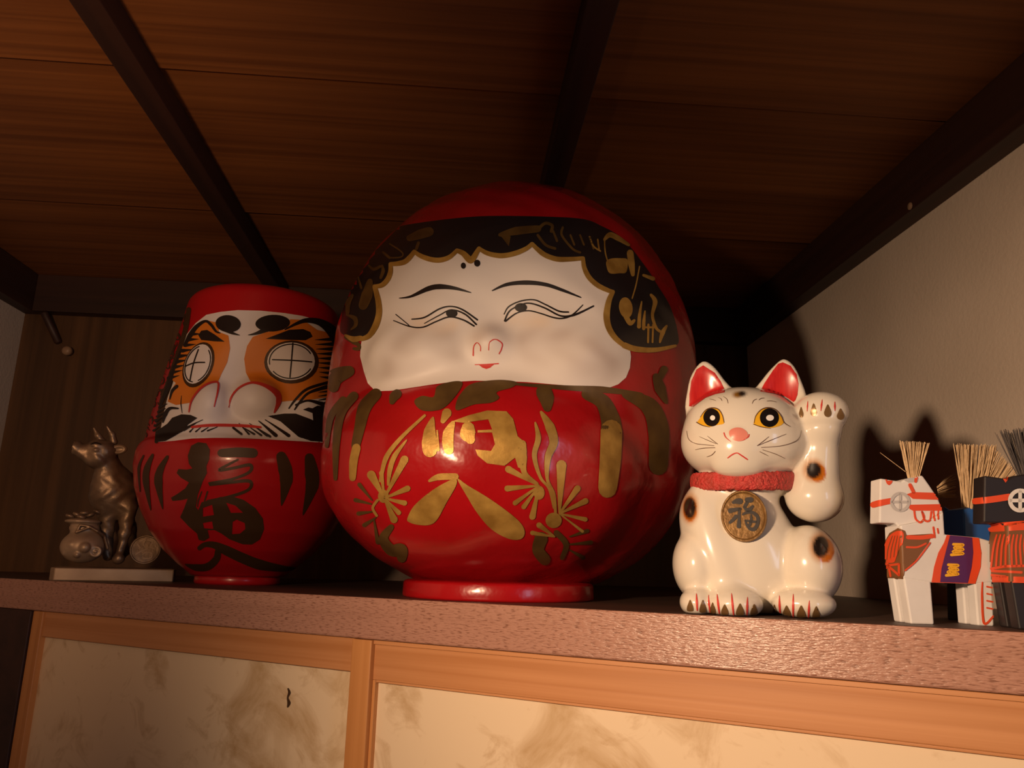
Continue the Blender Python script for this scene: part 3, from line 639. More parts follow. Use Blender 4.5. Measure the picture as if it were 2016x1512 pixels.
def eye(cx, cy, rx, ry, rot, cross):
    e = Paint(bv, C3, 0.0016, 3).poly(ellipse(cx, cy, rx, ry, rot)).build('eye', M['sumi'], face)
    Paint(bv, C3, 0.0019, 3).poly(ellipse(cx - 4, cy - 6, rx * .87, ry * .87, rot)).build('eyeball', M['facew2'], e)
    q = Paint(bv, C3, 0.0022, 3); E_ = ellipse(cx - 4, cy - 6, rx * .79, ry * .79, rot, 40)
    q.stroke(np.vstack([E_[3:17]]), 10, 2); q.stroke(np.vstack([E_[19:38]]), 10, 2)
    for c in cross: q.stroke(c, 12)
    q.each('eye_line', M['inkblk'], e)
eye(665, 785, 205, 122, -68, [[(668, 655), (625, 780), (595, 925)], [(555, 800), (630, 770), (720, 765)]])
eye(1460, 760, 232, 186, 0, [[(1470, 600), (1462, 740), (1450, 890)], [(1300, 738), (1460, 745), (1630, 760)]])
p = Paint(bv, C3, 0.0014, 3)
p.poly(ellipse(920, 430, 108, 74, 5)).stroke([(880, 470), (950, 508), (1018, 528)], [50, 26, 4])
p.stroke([(850, 510), (815, 495), (775, 440), (725, 408), (650, 455), (595, 530), (545, 620)], [10, 20, 26, 22, 36, 44, 20])
p.poly([(890, 585), (800, 582), (690, 570), (665, 530), (690, 490), (740, 483), (800, 520)])
for i in range(9):
    t = i / 8; a = np.array([600 - 190 * t, 520 + 380 * t]); p.stroke([a, a + np.array([92, -2 - 22 * t])], [34, 3])
p.stroke([(520, 650), (450, 830), (410, 960), (340, 1130)], [14, 26, 40, 20])
p.each(['brow_spot', 'brow_spot', 'eyebrow', 'eyelid', 'lash'], M['inkblk'], face)
p = Paint(bv, C3, 0.0014, 3)
p.poly(ellipse(1300, 425, 148, 72, -3)).stroke([(1250, 475), (1160, 512), (1090, 526)], [50, 24, 4])
p.stroke([(1405, 480), (1500, 430), (1590, 400), (1700, 415), (1790, 475), (1850, 560)], [10, 26, 40, 60, 90, 100])
p.poly([(1240, 558), (1350, 517), (1440, 482), (1560, 475), (1620, 500), (1640, 540), (1580, 572), (1450, 570)])
for i in range(9):
    t = i / 8; a = np.array([1850 - 20 * t, 560 + 340 * t]); p.stroke([a, a + np.array([-190 + 60 * t, 8 - 22 * t])], [40, 3])
p.each(['brow_spot', 'brow_spot', 'eyebrow', 'eyelid', 'lash'], M['inkblk'], face)
p = Paint(bv, C3, 0.0014, 3)
p.poly([(292, 1452), (300, 1360), (400, 1290), (440, 1240), (520, 1210), (600, 1215), (655, 1240), (575, 1300), (545, 1350), (440, 1410), (380, 1442)])
for a, b in (((700, 1255), (560, 1325)), ((640, 1290), (540, 1350)), ((625, 1325), (590, 1362)), ((682, 1325), (640, 1362)), ((745, 1325), (690, 1362)), ((822, 1322), (740, 1355))): p.stroke([a, b], [6, 14])
p.stroke([(490, 1160), (420, 1160), (380, 1210), (360, 1280)], [14, 26, 36, 10]).stroke([(520, 1050), (515, 1120), (525, 1200)], [4, 8, 4]).stroke([(480, 970), (440, 1010), (420, 1080)], [30, 26, 10])
for i in range(6): p.stroke([(395 - 14 * i, 1120 + 40 * i), (330 - 10 * i, 1150 + 40 * i)], [6, 20])
p.each('moustache_hair', M['inkblk'], face)
p = Paint(bv, C3, 0.0014, 3)
p.poly([(1255, 1220), (1400, 1205), (1500, 1205), (1620, 1250), (1645, 1262), (1640, 1200), (1560, 1170), (1660, 1130), (1780, 1150), (1775, 1452), (1620, 1440), (1520, 1405), (1450, 1345), (1370, 1275)], holes=[[(1530, 1135), (1590, 1100), (1690, 1130), (1640, 1158)]])
for a, b, w0, w1 in (((1180, 1265), (1325, 1395), 10, 34), ((1235, 1255), (1435, 1395), 8, 30), ((1100, 1290), (1275, 1405), 6, 22), ((960, 1330), (1030, 1385), 20, 22), ((1010, 1290), (1095, 1385), 6, 18), ((1060, 1335), (1140, 1385), 8, 20), ((1110, 1330), (1200, 1395), 8, 20), ((1160, 1330), (1250, 1400), 8, 18)): p.stroke([a, b], [w0, w1])
p.stroke([(1790, 930), (1600, 990), (1500, 1080), (1440, 1160)], [26, 24, 20, 10]).stroke([(1790, 965), (1620, 1020), (1545, 1090), (1490, 1170)], [40, 22, 20, 12]).stroke([(1500, 1130), (1600, 1092), (1720, 1120)], [16, 18, 40])
for i in range(5): p.stroke([(1790, 1010 + 30 * i), (1690, 1020 + 34 * i)], [22, 4])
p.each('moustache_hair', M['inkblk'], face)
p = Paint(bv, C3, 0.0017, 2.5); p.stroke([(610, 1322), (750, 1307), (950, 1309), (1100, 1315), (1195, 1325)], [20, 28, 26, 28, 20]).build('mouth', M['lip'], face)
p = Paint(bv, C3, 0.0017, 2.5); p.stroke([(585, 1190), (610, 1090), (680, 995), (760, 945), (825, 940), (825, 1010), (795, 1140)], [10, 16, 18, 18, 18, 14, 10])
p.stroke([(920, 1145), (950, 1060), (1020, 982), (1120, 942), (1230, 965), (1330, 1030), (1345, 1100), (1310, 1190)], [12, 16, 16, 18, 30, 52, 46, 12]).each('nostril_line', M['lip'], face)
p = Paint(bv, C4, 0.0007, 5)
p.poly([(570, 250), (600, 165), (660, 135), (730, 145), (760, 200), (755, 280), (730, 340), (735, 400), (700, 470), (655, 590), (640, 690), (660, 720), (690, 650), (760, 635), (850, 605), (950, 600), (1050, 630), (1150, 700), (1215, 790), (1226, 880), (1190, 970), (1120, 1015), (1040, 1012), (930, 970), (860, 920), (800, 890), (740, 890), (756, 955), (710, 985), (665, 975), (650, 920), (580, 860), (505, 780), (540, 700), (570, 620), (520, 632), (440, 640), (425, 612), (480, 580), (550, 530), (580, 480), (510, 440), (475, 400), (490, 365), (560, 370), (610, 360), (580, 320)],
       holes=[[(700, 700), (780, 672), (795, 760), (700, 775)], [(900, 655), (980, 680), (1045, 740), (940, 742)], [(700, 830), (780, 815), (790, 880), (710, 875)], [(955, 820), (990, 800), (1060, 830), (1065, 880), (1020, 920), (950, 925)]])
p.stroke([(860, 228), (1000, 222), (1130, 228)], [70, 84, 84])
p.stroke([(1000, 285), (930, 320), (840, 375), (970, 355), (1105, 330), (1100, 390), (960, 450), (755, 495), (930, 480), (1100, 470), (1095, 540), (940, 600), (740, 640)], [16, 20, 26, 24, 30, 26, 22, 34, 26, 30, 26, 26, 18])
p.stroke([(690, 560), (660, 640), (655, 690)], [10, 14, 8]).stroke([(740, 560), (715, 640)], [14, 12])
p.stroke([(672, 1045), (720, 1015), (800, 1020), (900, 1065), (1050, 1135), (1200, 1190), (1400, 1222), (1500, 1220)], [40, 44, 60, 84, 90, 90, 50, 10])
p.stroke([(830, 1070), (815, 1140), (740, 1205), (640, 1212), (550, 1185)], [50, 60, 66, 60, 10])
p.each('character_stroke', M['sumi'], root)
p = Paint(bv, C4, 0.0007, 5)
p.stroke([(1375, 260), (1405, 360), (1415, 470), (1375, 680)], [90, 120, 110, 6]).stroke([(1615, 270), (1635, 400), (1635, 520), (1560, 760)], [80, 120, 110, 6])
p.stroke([(395, 260), (335, 370), (318, 480), (355, 710)], [26, 60, 74, 6]).stroke([(268, 245), (220, 360), (212, 480), (252, 720)], [24, 56, 58, 6]).stroke([(190, 250), (150, 360), (160, 560)], [14, 26, 8])
p.each('fold_mark', M['sumi'], root)
p = Paint(bv, (260, 560, 4.45), 0.0007, 4); rnd = random.Random(3)
p.stroke([(500, 220), (470, 400), (400, 620), (330, 860), (270, 1040), (215, 1380)], [40, 44, 40, 60, 60, 30])
for i in range(46):
    t = rnd.random(); x0 = 455 - 400 * t + rnd.uniform(-10, 60 + 55 * t); y0 = 250 + 1110 * t
    a = rnd.uniform(0, 6.28); r = rnd.uniform(14, 34)
    p.stroke([(x0 + r * math.cos(a + k_), y0 + 1.3 * r * math.sin(a + k_)) for k_ in (0, 1.0, 2.1, 3.2)], [4, 12, 12, 4])
p.each('hood_scroll', M['sumi'], root)

# =================================================================== LUCKY CAT
fr = Frame(1494, 0.060)
root = thing('lucky_cat', fr.B, 'white ceramic beckoning cat with raised paw, red collar and gold coin', 'cat figurine')
E = fr.ell; mm = fr.m(1494, 1000)
head = [E(1463, 862, 117, 84, w=-8, rw=98), E(1457, 822, 100, 58, w=-4, rw=86), E(1466, 880, 118, 66, w=-10, rw=96)]
muz = E(1448, 884, 34, 24, w=-90, rw=24); chin = E(1452, 916, 44, 22, w=-78, rw=26); nose_b = E(1450, 856, 17, 13, w=-106, rw=12)
def ear_sdf(pts, w0, th):
    P = [fr.pt(x, y, w0 * mm) for x, y in pts]; c2 = np.array([[q[0], q[2]] for q in P]); yc = np.mean([q[1] for q in P])
    n_ = len(c2)
    def f(X, Y, Z):
        d = None; ins = np.zeros(X.shape, bool)
        for i in range(n_):
            a, b = c2[i], c2[(i + 1) % n_]; e = b - a
            t = np.clip(((X - a[0]) * e[0] + (Z - a[1]) * e[1]) / np.dot(e, e), 0, 1)
            dd = np.hypot(X - a[0] - t * e[0], Z - a[1] - t * e[1]); d = dd if d is None else np.minimum(d, dd)
            cond = ((a[1] > Z) != (b[1] > Z)) & (X < (b[0] - a[0]) * (Z - a[1]) / (b[1] - a[1] + 1e-12) + a[0]); ins ^= cond
        d = np.where(ins, -d, d) + 0.004
        q = np.sqrt(np.maximum(d, 0) ** 2 + np.maximum(np.abs(Y - yc) - th * mm + 0.004, 0) ** 2) + np.minimum(np.maximum(d, np.abs(Y - yc) - th * mm + 0.004), 0) - 0.004
        return q
    return f
earL = ear_sdf(spline([(1351, 815), (1354, 770), (1363, 738), (1383, 714), (1404, 722), (1428, 752), (1455, 786), (1440, 830), (1380, 850)], 4, True), 4, 16)
earR = ear_sdf(spline([(1478, 786), (1500, 750), (1524, 722), (1543, 709), (1562, 722), (1577, 752), (1588, 788), (1582, 830), (1500, 830)], 4, True), 4, 16)
earLc = E(1392, 776, 30, 52, w=-18, rw=13, rot=-6); earRc = E(1540, 768, 34, 52, w=-18, rw=13, rot=10)
neck = E(1462, 950, 92, 40, w=0, rw=76)
chest = E(1448, 1050, 100, 122, w=6, rw=84); belly = E(1475, 1120, 130, 96, w=20, rw=92)
shl = E(1384, 1012, 42, 50, w=-12, rw=54)
armL = E(1412, 1092, 45, 118, w=-44, rw=48, rot=-17); pawL = E(1444, 1188, 58, 32, w=-72, rw=62)
hauL = E(1376, 1112, 52, 72, w=-6, rw=84); footL = E(1374, 1186, 36, 30, w=-62, rw=52)
hauR = E(1592, 1112, 66, 82, w=-12, rw=88); footR = E(1582, 1188, 64, 32, w=-66, rw=60)
armR1 = fr.cap((1603, 975, -6), (1612, 870, -14), 50, 39); armR2 = E(1603, 982, 53, 42, w=-6, rw=52); pawR = E(1617, 812, 54, 44, w=-20, rw=46); padR = E(1618, 842, 34, 19, w=-40, rw=28)
tail_b = E(1500, 1130, 100, 70, w=70, rw=60)
def f_cat(X, Y, Z):
    h = head[0](X, Y, Z)
    for q in head[1:]: h = smin(h, q(X, Y, Z), 0.018)
    h = smin(h, muz(X, Y, Z), 0.014); h = smin(h, chin(X, Y, Z), 0.014); h = smin(h, nose_b(X, Y, Z), 0.004)
    el = smax(earL(X, Y, Z), -earLc(X, Y, Z), 0.002); er = smax(earR(X, Y, Z), -earRc(X, Y, Z), 0.002)
    h = smin(h, el, 0.004); h = smin(h, er, 0.004)
    b = smin(chest(X, Y, Z), belly(X, Y, Z), 0.025); b = smin(b, tail_b(X, Y, Z), 0.02); b = smin(b, neck(X, Y, Z), 0.012); b = smin(b, shl(X, Y, Z), 0.018)
    b = smin(b, smin(armL(X, Y, Z), pawL(X, Y, Z), 0.012), 0.006)
    b = smin(b, smin(hauL(X, Y, Z), footL(X, Y, Z), 0.004), 0.004)
    b = smin(b, smin(hauR(X, Y, Z), footR(X, Y, Z), 0.004), 0.0045)
    a = smin(smin(armR1(X, Y, Z), armR2(X, Y, Z), 0.012), smin(pawR(X, Y, Z), padR(X, Y, Z), 0.006), 0.016)
    b = smin(b, a, 0.005)
    return smax(smin(h, b, 0.0045), -Z, 0.0025)
lo = [fr.pt(1306, 1000)[0], -0.085, -0.003]; hi = [fr.pt(1692, 1000)[0], 0.085, fr.pt(1490, 694)[2]]
body, bv, P = sdf_obj('body', fr, f_cat, lo, hi, 0.0020, M['ceramic'], root)
col = np.tile(np.array([0.78, 0.72, 0.625]), (len(P), 1))
Wp = fr.world(P); rel = (Wp - CAM) @ M3; PX = rel[:, :2] / rel[:, 2:3] * F + [IW / 2, IH / 2]
front = P[:, 1] < 0.05
for cx, cy, rx, ry, ox, oy in ((1358, 1000, 13, 23, 0.5, 3), (1602, 926, 16, 17, 8, 5), (1616, 1076, 17, 23, 9, 8)):
    def fall(dx, dy, k1, k2):
        d = np.hypot((PX[:, 0] - cx - dx) / rx, (PX[:, 1] - cy - dy) / ry); t = np.clip((k2 - d) / (k2 - k1), 0, 1); return (t * t * (3 - 2 * t)) * front
    for c, t in (((0.50, 0.20, 0.035), fall(0, 0, 0.9, 1.75) * 0.75), ((0.52, 0.15, 0.010), fall(ox, oy, 0.95, 1.15)), ((0.014, 0.009, 0.008), fall(0, 0, 0.75, 1.12))):
        col = col * (1 - t[:, None]) + np.array(c) * t[:, None]
for cx, cy, r, c in ((1452, 777, 8, (0.30, 0.14, 0.02)), (1461, 775, 7, (0.02, 0.012, 0.01))):
    t = np.clip(1.6 - np.hypot((PX[:, 0] - cx) / r, (PX[:, 1] - cy) / (r * .7)), 0, 1)[:, None]; col = col * (1 - t) + np.array(c) * t
ca = body.data.color_attributes.new('paint', 'FLOAT_COLOR', 'POINT')
ca.data.foreach_set('color', np.hstack([col, np.ones((len(col), 1))]).ravel())
Paint(bv, C5, 0.0005, 3).poly([(425, 148), (540, 222), (600, 310), (640, 395), (638, 418), (540, 438), (450, 472), (330, 560), (287, 555), (290, 430), (310, 300), (360, 190)]).build('inner_ear', M['earred'], root)
Paint(bv, C5, 0.0005, 3).poly([(1215, 118), (1290, 152), (1350, 240), (1372, 330), (1362, 440), (1340, 498), (1320, 513), (1240, 462), (1130, 430), (990, 410), (1030, 330), (1110, 210), (1170, 135)]).build('inner_ear', M['earred'], root)
def cat_eye(alm, pup, dot, lines):
    e = Paint(bv, C5, 0.0004, 2.5).poly(alm, True, n=4).build('eye', M['yellow'], root)
    Paint(bv, C5, 0.0006, 2.5).poly(ellipse(*pup)).build('pupil', M['eyeblk'], e)
    Paint(bv, C5, 0.0008, 2.5).poly(ellipse(*dot)).build('eye_dot', M['white'], e)
    q = Paint(bv, C5, 0.0007, 2.5)
    for l, w_ in lines: q.stroke(l, w_)
    q.each('eyelid_line', M['brownline'], e)
cat_eye([(368, 715), (400, 668), (450, 602), (510, 578), (570, 587), (610, 632), (632, 700), (625, 730), (560, 742), (490, 760), (430, 750), (390, 732)], (512, 667, 82, 88), (522, 672, 25, 25),
        [([(365, 715), (420, 745), (490, 762)], [10, 9, 5]), ([(400, 665), (450, 598), (510, 574), (575, 585), (615, 640), (634, 715)], [4, 8, 12, 10, 7, 6])])
cat_eye([(928, 735), (945, 662), (990, 600), (1060, 577), (1130, 592), (1190, 652), (1220, 715), (1180, 750), (1090, 770), (1000, 757)], (1080, 670, 94, 93), (1085, 672, 38, 29),
        [([(925, 735), (1000, 760), (1090, 774)], [8, 8, 5]), ([(930, 720), (945, 655), (995, 594), (1060, 572), (1135, 587), (1195, 650), (1225, 718), (1285, 758)], [5, 7, 9, 12, 9, 8, 8, 4])])
Paint(bv, C5, 0.0005, 2.5).poly([(688, 800), (740, 770), (800, 770), (850, 800), (868, 840), (850, 880), (790, 902), (730, 890), (690, 850)], True).build('nose', M['pink'], root)
p = Paint(bv, C5, 0.0005, 2.5); p.stroke([(670, 1065), (715, 1032), (760, 1016), (800, 1038), (862, 1080)], [10, 13, 10, 13, 12]).stroke([(633, 820), (650, 862), (700, 905)], [12, 10, 4]).stroke([(880, 835), (870, 860), (820, 890)], [10, 10, 6]).build('mouth', M['lip'], root)
for side in (0, 1):
    p = Paint(bv, C5, 0.0005, 2.5)
    L = ([[(265, 800), (285, 880), (350, 922), (450, 935), (535, 945)], [(390, 855), (470, 890), (555, 925)], [(470, 850), (520, 890), (570, 928)], [(350, 985), (430, 968), (545, 965)], [(465, 1055), (515, 1035), (548, 1000)]],
         [[(1398, 795), (1380, 860), (1330, 905), (1200, 945), (1000, 962)], [(1245, 830), (1120, 880), (960, 945)], [(1075, 855), (1020, 900), (960, 945)], [(1235, 1070), (1140, 1025), (1015, 985)], [(1070, 1045), (1030, 1025), (985, 1003)]])[side]
    for l in L: p.stroke(l, [3, 6, 5])
    p.each('whisker', M['brownline'], root)
p = Paint(bv, C5, 0.0005, 2.5)
for l in ([(490, 485), (520, 490), (550, 500)], [(575, 470), (600, 480), (612, 500)], [(625, 460), (660, 485), (672, 525)], [(910, 530), (925, 500), (955, 485)], [(975, 495), (1000, 478), (1030, 475)], [(1055, 505), (1100, 503), (1150, 515)]): p.stroke(l, [3, 5, 4])
p.each('brow_line', M['brownline'], root)
def drop2(x, y0, y1, w_):
    h = y1 - y0; return [(x, y0), (x + .32 * w_, y0 + .35 * h), (x + .5 * w_, y0 + .65 * h), (x + .36 * w_, y0 + .9 * h), (x, y1), (x - .36 * w_, y0 + .9 * h), (x - .5 * w_, y0 + .65 * h), (x - .32 * w_, y0 + .35 * h)]
def drop(x, y0, y1, w_): return [(x, y0), (x + .3 * w_, y0 + .35 * (y1 - y0)), (x + .5 * w_, y0 + .7 * (y1 - y0)), (x + .42 * w_, y1), (x - .42 * w_, y1), (x - .5 * w_, y0 + .7 * (y1 - y0)), (x - .3 * w_, y0 + .35 * (y1 - y0))]
for x, y0, y1, w_ in ((1400, 560, 668, 46), (1522, 525, 655, 64), (1660, 535, 662, 74), (1785, 575, 688, 74)): Paint(bv, C5, 0.0005, 2.5).poly(drop2(x, y0, y1, w_), True, n=3).build('claw', M['claw'], root)
p = Paint(bv, C5, 0.0005, 2.5)
for a, b, w_ in (((1465, 505), (1458, 605), 13), ((1606, 488), (1592, 600), 18), ((1728, 510), (1730, 600), 18)): p.stroke([a, ((a[0] + b[0]) / 2, (a[1] + b[1]) / 2), b], [3, w_, 4])
p.each('toe_line', M['lip'], root)
for x, y0, y1, w_ in ((298, 1265, 1372, 62), (420, 1265, 1385, 66), (522, 1290, 1395, 56), (640, 1308, 1405, 70), (790, 1300, 1412, 80), (928, 1305, 1412, 72), (1135, 1308, 1408, 44), (1255, 1318, 1428, 80), (1398, 1318, 1434, 84), (1545, 1325, 1440, 74)): Paint(bv, C6, 0.0005, 2.5).poly(drop(x, y0, y1, w_), True, n=3).build('claw', M['claw'], root)
p = Paint(bv, C6, 0.0005, 2.5)
for x, y0, y1, dx in ((358, 1205, 1365, 8), (478, 1220, 1385, 14), (565, 1212, 1395, 22), (706, 1202, 1410, 20), (862, 1240, 1412, -4), (1184, 1225, 1412, 6), (1320, 1212, 1430, -2), (1477, 1275, 1438, -8)): p.stroke([(x, y0), (x + dx / 2, (y0 + y1) / 2), (x + dx, y1)], [4, 22, 12])
p.each('toe_line', M['lip'], root)
# collar: a rough flat band round the neck
sec = [(math.cos(a), math.sin(a)) for a in np.linspace(0, 2 * np.pi, 16, endpoint=False)]
cen = fr.pt(1462, 950); v = []; f = []; NS = 150
for i in range(NS):
    a = 2 * np.pi * i / NS; dr_ = 0.0; sag = 0.5 * (1 - math.sin(a)) ; sag = sag if math.sin(a) < 0 else 0.25
    for cx_, cz_ in sec:
        rr = 1 + 0.0016 * random.uniform(-1, 1); r0 = (101 * mm + 0.0030 * cx_ * abs(cx_) ** .3) * rr; r1 = (83 * mm + 0.0030 * cx_) * rr
        v.append((cen[0] + r0 * math.cos(a), cen[1] + r1 * math.sin(a), cen[2] + (18.5 * mm) * np.sign(cz_) * abs(cz_) ** .7 - 6 * mm * max(0, -math.sin(a)) ** 2 + random.uniform(-1, 1) * 0.0008))
for i in range(NS):
    for j in range(16): f.append((i * 16 + j, ((i + 1) % NS) * 16 + j, ((i + 1) % NS) * 16 + (j + 1) % 16, i * 16 + (j + 1) % 16))
obj('collar', fr.world(np.array(v)), f, M['felt'], root, smooth=True)
# coin: oval disc hung on the chest, rim proud, its character cut in relief
wc = -81; cc = fr.pt(1464.5, 1016, wc * mm); kx = fr.m(1464, 1016, wc * mm); prof = [(0, -.0022), (.86, -.0022), (.89, -.0020), (.92, -.0034), (.97, -.0034), (1.0, -.0018), (1.0, .002), (.9, .004), (0, .004)]
v = []; f = []; SG = 64
til = math.radians(7)
for r, y in prof[1:-1]:
    for j in range(SG):
        a = 2 * np.pi * j / SG; x_, z_ = 45.5 * kx * r * math.cos(a), 53 * kx * r * math.sin(a)
        v.append((cc[0] + x_, cc[1] + y * 1.0 + z_ * math.tan(til) * -1.0 * -0.6, cc[2] + z_))
n_ = len(prof) - 2
for i in range(n_ - 1):
    for j in range(SG): f.append((i * SG + j, i * SG + (j + 1) % SG, (i + 1) * SG + (j + 1) % SG, (i + 1) * SG + j))
f.append(tuple(range(SG - 1, -1, -1))); f.append(tuple((n_ - 1) * SG + j for j in range(SG)))
Wc = fr.world(np.array(v)); coin = obj('coin', Wc, f, M['coin'], root, smooth=False); bvc = BVHTree.FromPolygons([Vector(q) for q in Wc], f)
p = Paint(bvc, C9, 0.0006, 2); _st = p.stroke; p.stroke = lambda q_, w_: _st(q_, np.multiply(w_, 1.22))
p.stroke([(470, 425), (540, 400), (610, 400)], [50, 90, 110]).stroke([(410, 600), (500, 580), (620, 560)], [90, 70, 50]).stroke([(600, 560), (595, 750), (590, 930)], [50, 50, 80]).stroke([(530, 720), (470, 790), (400, 850)], [70, 60, 50])
p.stroke([(770, 370), (840, 370)], [90, 100]).stroke([(720, 500), (760, 430)], 60).stroke([(690, 520), (790, 590), (880, 510)], [30, 80, 50]).stroke([(670, 680), (780, 630), (900, 650), (990, 740), (985, 880), (920, 985), (830, 985), (760, 900), (725, 810)], [30, 60, 60, 64, 64, 70, 60, 46, 30])
p.stroke([(725, 805), (850, 830), (950, 835)], [30, 46, 40]).stroke([(850, 690), (850, 800), (820, 900)], [26, 50, 50])
p.each('character_stroke', M['inkblk'], coin)

# =================================================================== OX FIGURINE
fr = Frame(215, 0.085)
root = thing('ox_figurine', fr.B, 'small bronze ox figurine with treasure sack and coin on a slab, beside the left daruma', 'figurine')
E = fr.ell; mm = fr.m(215, 1000)
v0 = fr.pt(105, 1120); 
lo_ = [fr.pt(104, 1130)[0], -0.044, 0]; hx = fr.pt(338, 1130)[0]; hz = fr.pt(105, 1117, -0.044)[2]
pl = [(lo_[0] + .004, -0.046, 0), (hx, -0.046, 0), (hx + .004, -.03, 0), (hx + .004, 0.07, 0), (lo_[0] - .002, 0.14, 0), (lo_[0] - .002, -.03, 0)]
v, f = prism([fr.world(np.array([q]))[0] for q in pl], (0, 0, max(hz, 0.014))); bevel(obj('base_slab', v, f, M['bronzel'], root), 0.0015)
zb_ = max(hz, 0.014)
parts = [(E(222, 968, 46, 56, w=-10, rw=44), .02), (E(214, 930, 27, 42, w=-16, rw=32), .012), (E(236, 978, 44, 52, w=70, rw=80), .03), (E(203, 950, 17, 56, w=-26, rw=22), .008),
         (E(200, 888, 34, 26, w=-28, rw=30, rot=8), .006), (E(192, 904, 28, 22, w=-32, rw=26, rot=14), .006), (E(168, 890, 22, 19, w=-32, rw=20), .006), (E(150, 883, 16, 17, w=-33, rw=18), .0025), (E(144, 878, 6, 5, w=-46, rw=6), .002),
         (fr.cap((252, 1000, -28), (246, 1050, -30), 20, 11), .012), (fr.cap((246, 1050, -30), (238, 1085, -30), 10, 8), .006), (E(233, 1100, 13, 12, w=-32, rw=14), .004),
         (fr.cap((210, 1000, -20), (212, 1095, -10), 18, 10), .01), (E(236, 1055, 34, 54, w=110, rw=40), .02), (E(191, 877, 17, 6, w=-46, rw=14, rot=-6), .002), (E(190, 886, 7, 5, w=-56, rw=5), .001)]
def f_ox(X, Y, Z):
    d = parts[0][0](X, Y, Z)
    for q, k_ in parts[1:]: d = smin(d, q(X, Y, Z), k_)
    d = d + 0.0008 * np.sin(X * 300 + 2 * np.sin(Z * 170)) * np.sin(Z * 110)
    return smax(d, zb_ - 0.001 - Z, 0.001)
o, bvx, _ = sdf_obj('ox_body', fr, f_ox, [fr.pt(125, 1000)[0], -0.055, zb_ - .004], [fr.pt(305, 1000)[0], 0.15, fr.pt(200, 850)[2]], 0.0026, M['bronze'], root)
for a, b, c in (((204, 872, -26), (193, 858, -28), (185, 843, -30)), ((224, 870, -26), (221, 856, -28), (211, 840, -32))):
    c1, c2 = fr.cap(a, b, 8, 6), fr.cap(b, c, 6, 2)
    fh = lambda X, Y, Z, c1=c1, c2=c2: smin(c1(X, Y, Z), c2(X, Y, Z), .003)
    q = [fr.pt(x, y, w_ * mm) for x, y, w_ in (a, b, c)]; lo = np.min(q, 0) - .009; hi = np.max(q, 0) + .009
    sdf_obj('horn', fr, fh, lo, hi, 0.0012, M['bronze'], root)
ea = E(233, 885, 18, 11, w=-38, rw=8, rot=-10); eb = E(234, 885, 13, 7, w=-47, rw=6, rot=-10)
c = fr.pt(233, 885, -38 * mm); sdf_obj('ear', fr, lambda X, Y, Z: smax(ea(X, Y, Z), -eb(X, Y, Z), .001), c - .021, c + .021, 0.0011, M['bronzel'], root)
Paint(bvx, C8, 0.0004, 2).stroke([(440, 245), (480, 232), (530, 245)], [6, 14, 6]).build('eye', M['inkblk'], root)
sk = [E(163, 1076, 45, 36, w=-40, rw=36), E(166, 1040, 30, 14, w=-36, rw=24), E(163, 1027, 36, 8, w=-36, rw=28)]
bumps = [E(x, y, r, r, w=-40 - d, rw=8) for x, y, r, d in ((141, 1072, 9, 24), (167, 1078, 11, 34), (152, 1092, 7, 28), (130, 1088, 8, 14))]
tor = fr.pt(188, 1086, -66 * mm)
def f_sk(X, Y, Z):
    d = smin(sk[0](X, Y, Z), sk[1](X, Y, Z), .008); d = smin(d, sk[2](X, Y, Z), .004)
    for b in bumps: d = smin(d, b(X, Y, Z), .002)
    rr = np.hypot(X - tor[0], Z - tor[2]); d = smin(d, np.hypot(rr - 9 * mm, Y - tor[1]) - 3.2 * mm, .002); d = smin(d, np.sqrt(rr ** 2 + (Y - tor[1]) ** 2) - 4.5 * mm, .002)
    return smax(d, zb_ - 0.001 - Z, .001)
sdf_obj('treasure_sack', fr, f_sk, [fr.pt(112, 1050)[0], -0.085, zb_ - .004], [fr.pt(218, 1050)[0], 0.01, fr.pt(165, 1010)[2]], 0.0016, M['bronzel'], root)
rp_ = [fr.cap(a, b, 3.0, 3.0) for a, b in (((160, 1044, -66), (178, 1038, -66)), ((178, 1038, -66), (192, 1046, -66)), ((192, 1046, -66), (206, 1056, -58)), ((206, 1056, -58), (212, 1080, -54)), ((160, 1044, -66), (150, 1048, -64)), ((150, 1048, -64), (158, 1034, -64)), ((158, 1034, -64), (176, 1036, -66)))]
def f_rp(X, Y, Z):
    d = rp_[0](X, Y, Z)
    for q in rp_[1:]: d = np.minimum(d, q(X, Y, Z))
    return d
sdf_obj('rope', fr, f_rp, [fr.pt(140, 1050)[0], -0.065, fr.pt(170, 1092)[2]], [fr.pt(222, 1050)[0], -0.025, fr.pt(170, 1026)[2]], 0.0011, M['bronze'], root)
for i, (x, y, w_) in enumerate(((138, 1016, -40), (152, 1013, -46), (166, 1010, -42), (178, 1014, -38), (192, 1008, -30), (160, 1018, -54))):
    fe = E(x, y, 10, 5, w=w_, rw=9, rot=random.uniform(-30, 30)); c = fr.pt(x, y, w_ * mm)
    sdf_obj('treasure_coin', fr, fe, c - .0095, c + .0095, 0.0014, M['bronze'], root)
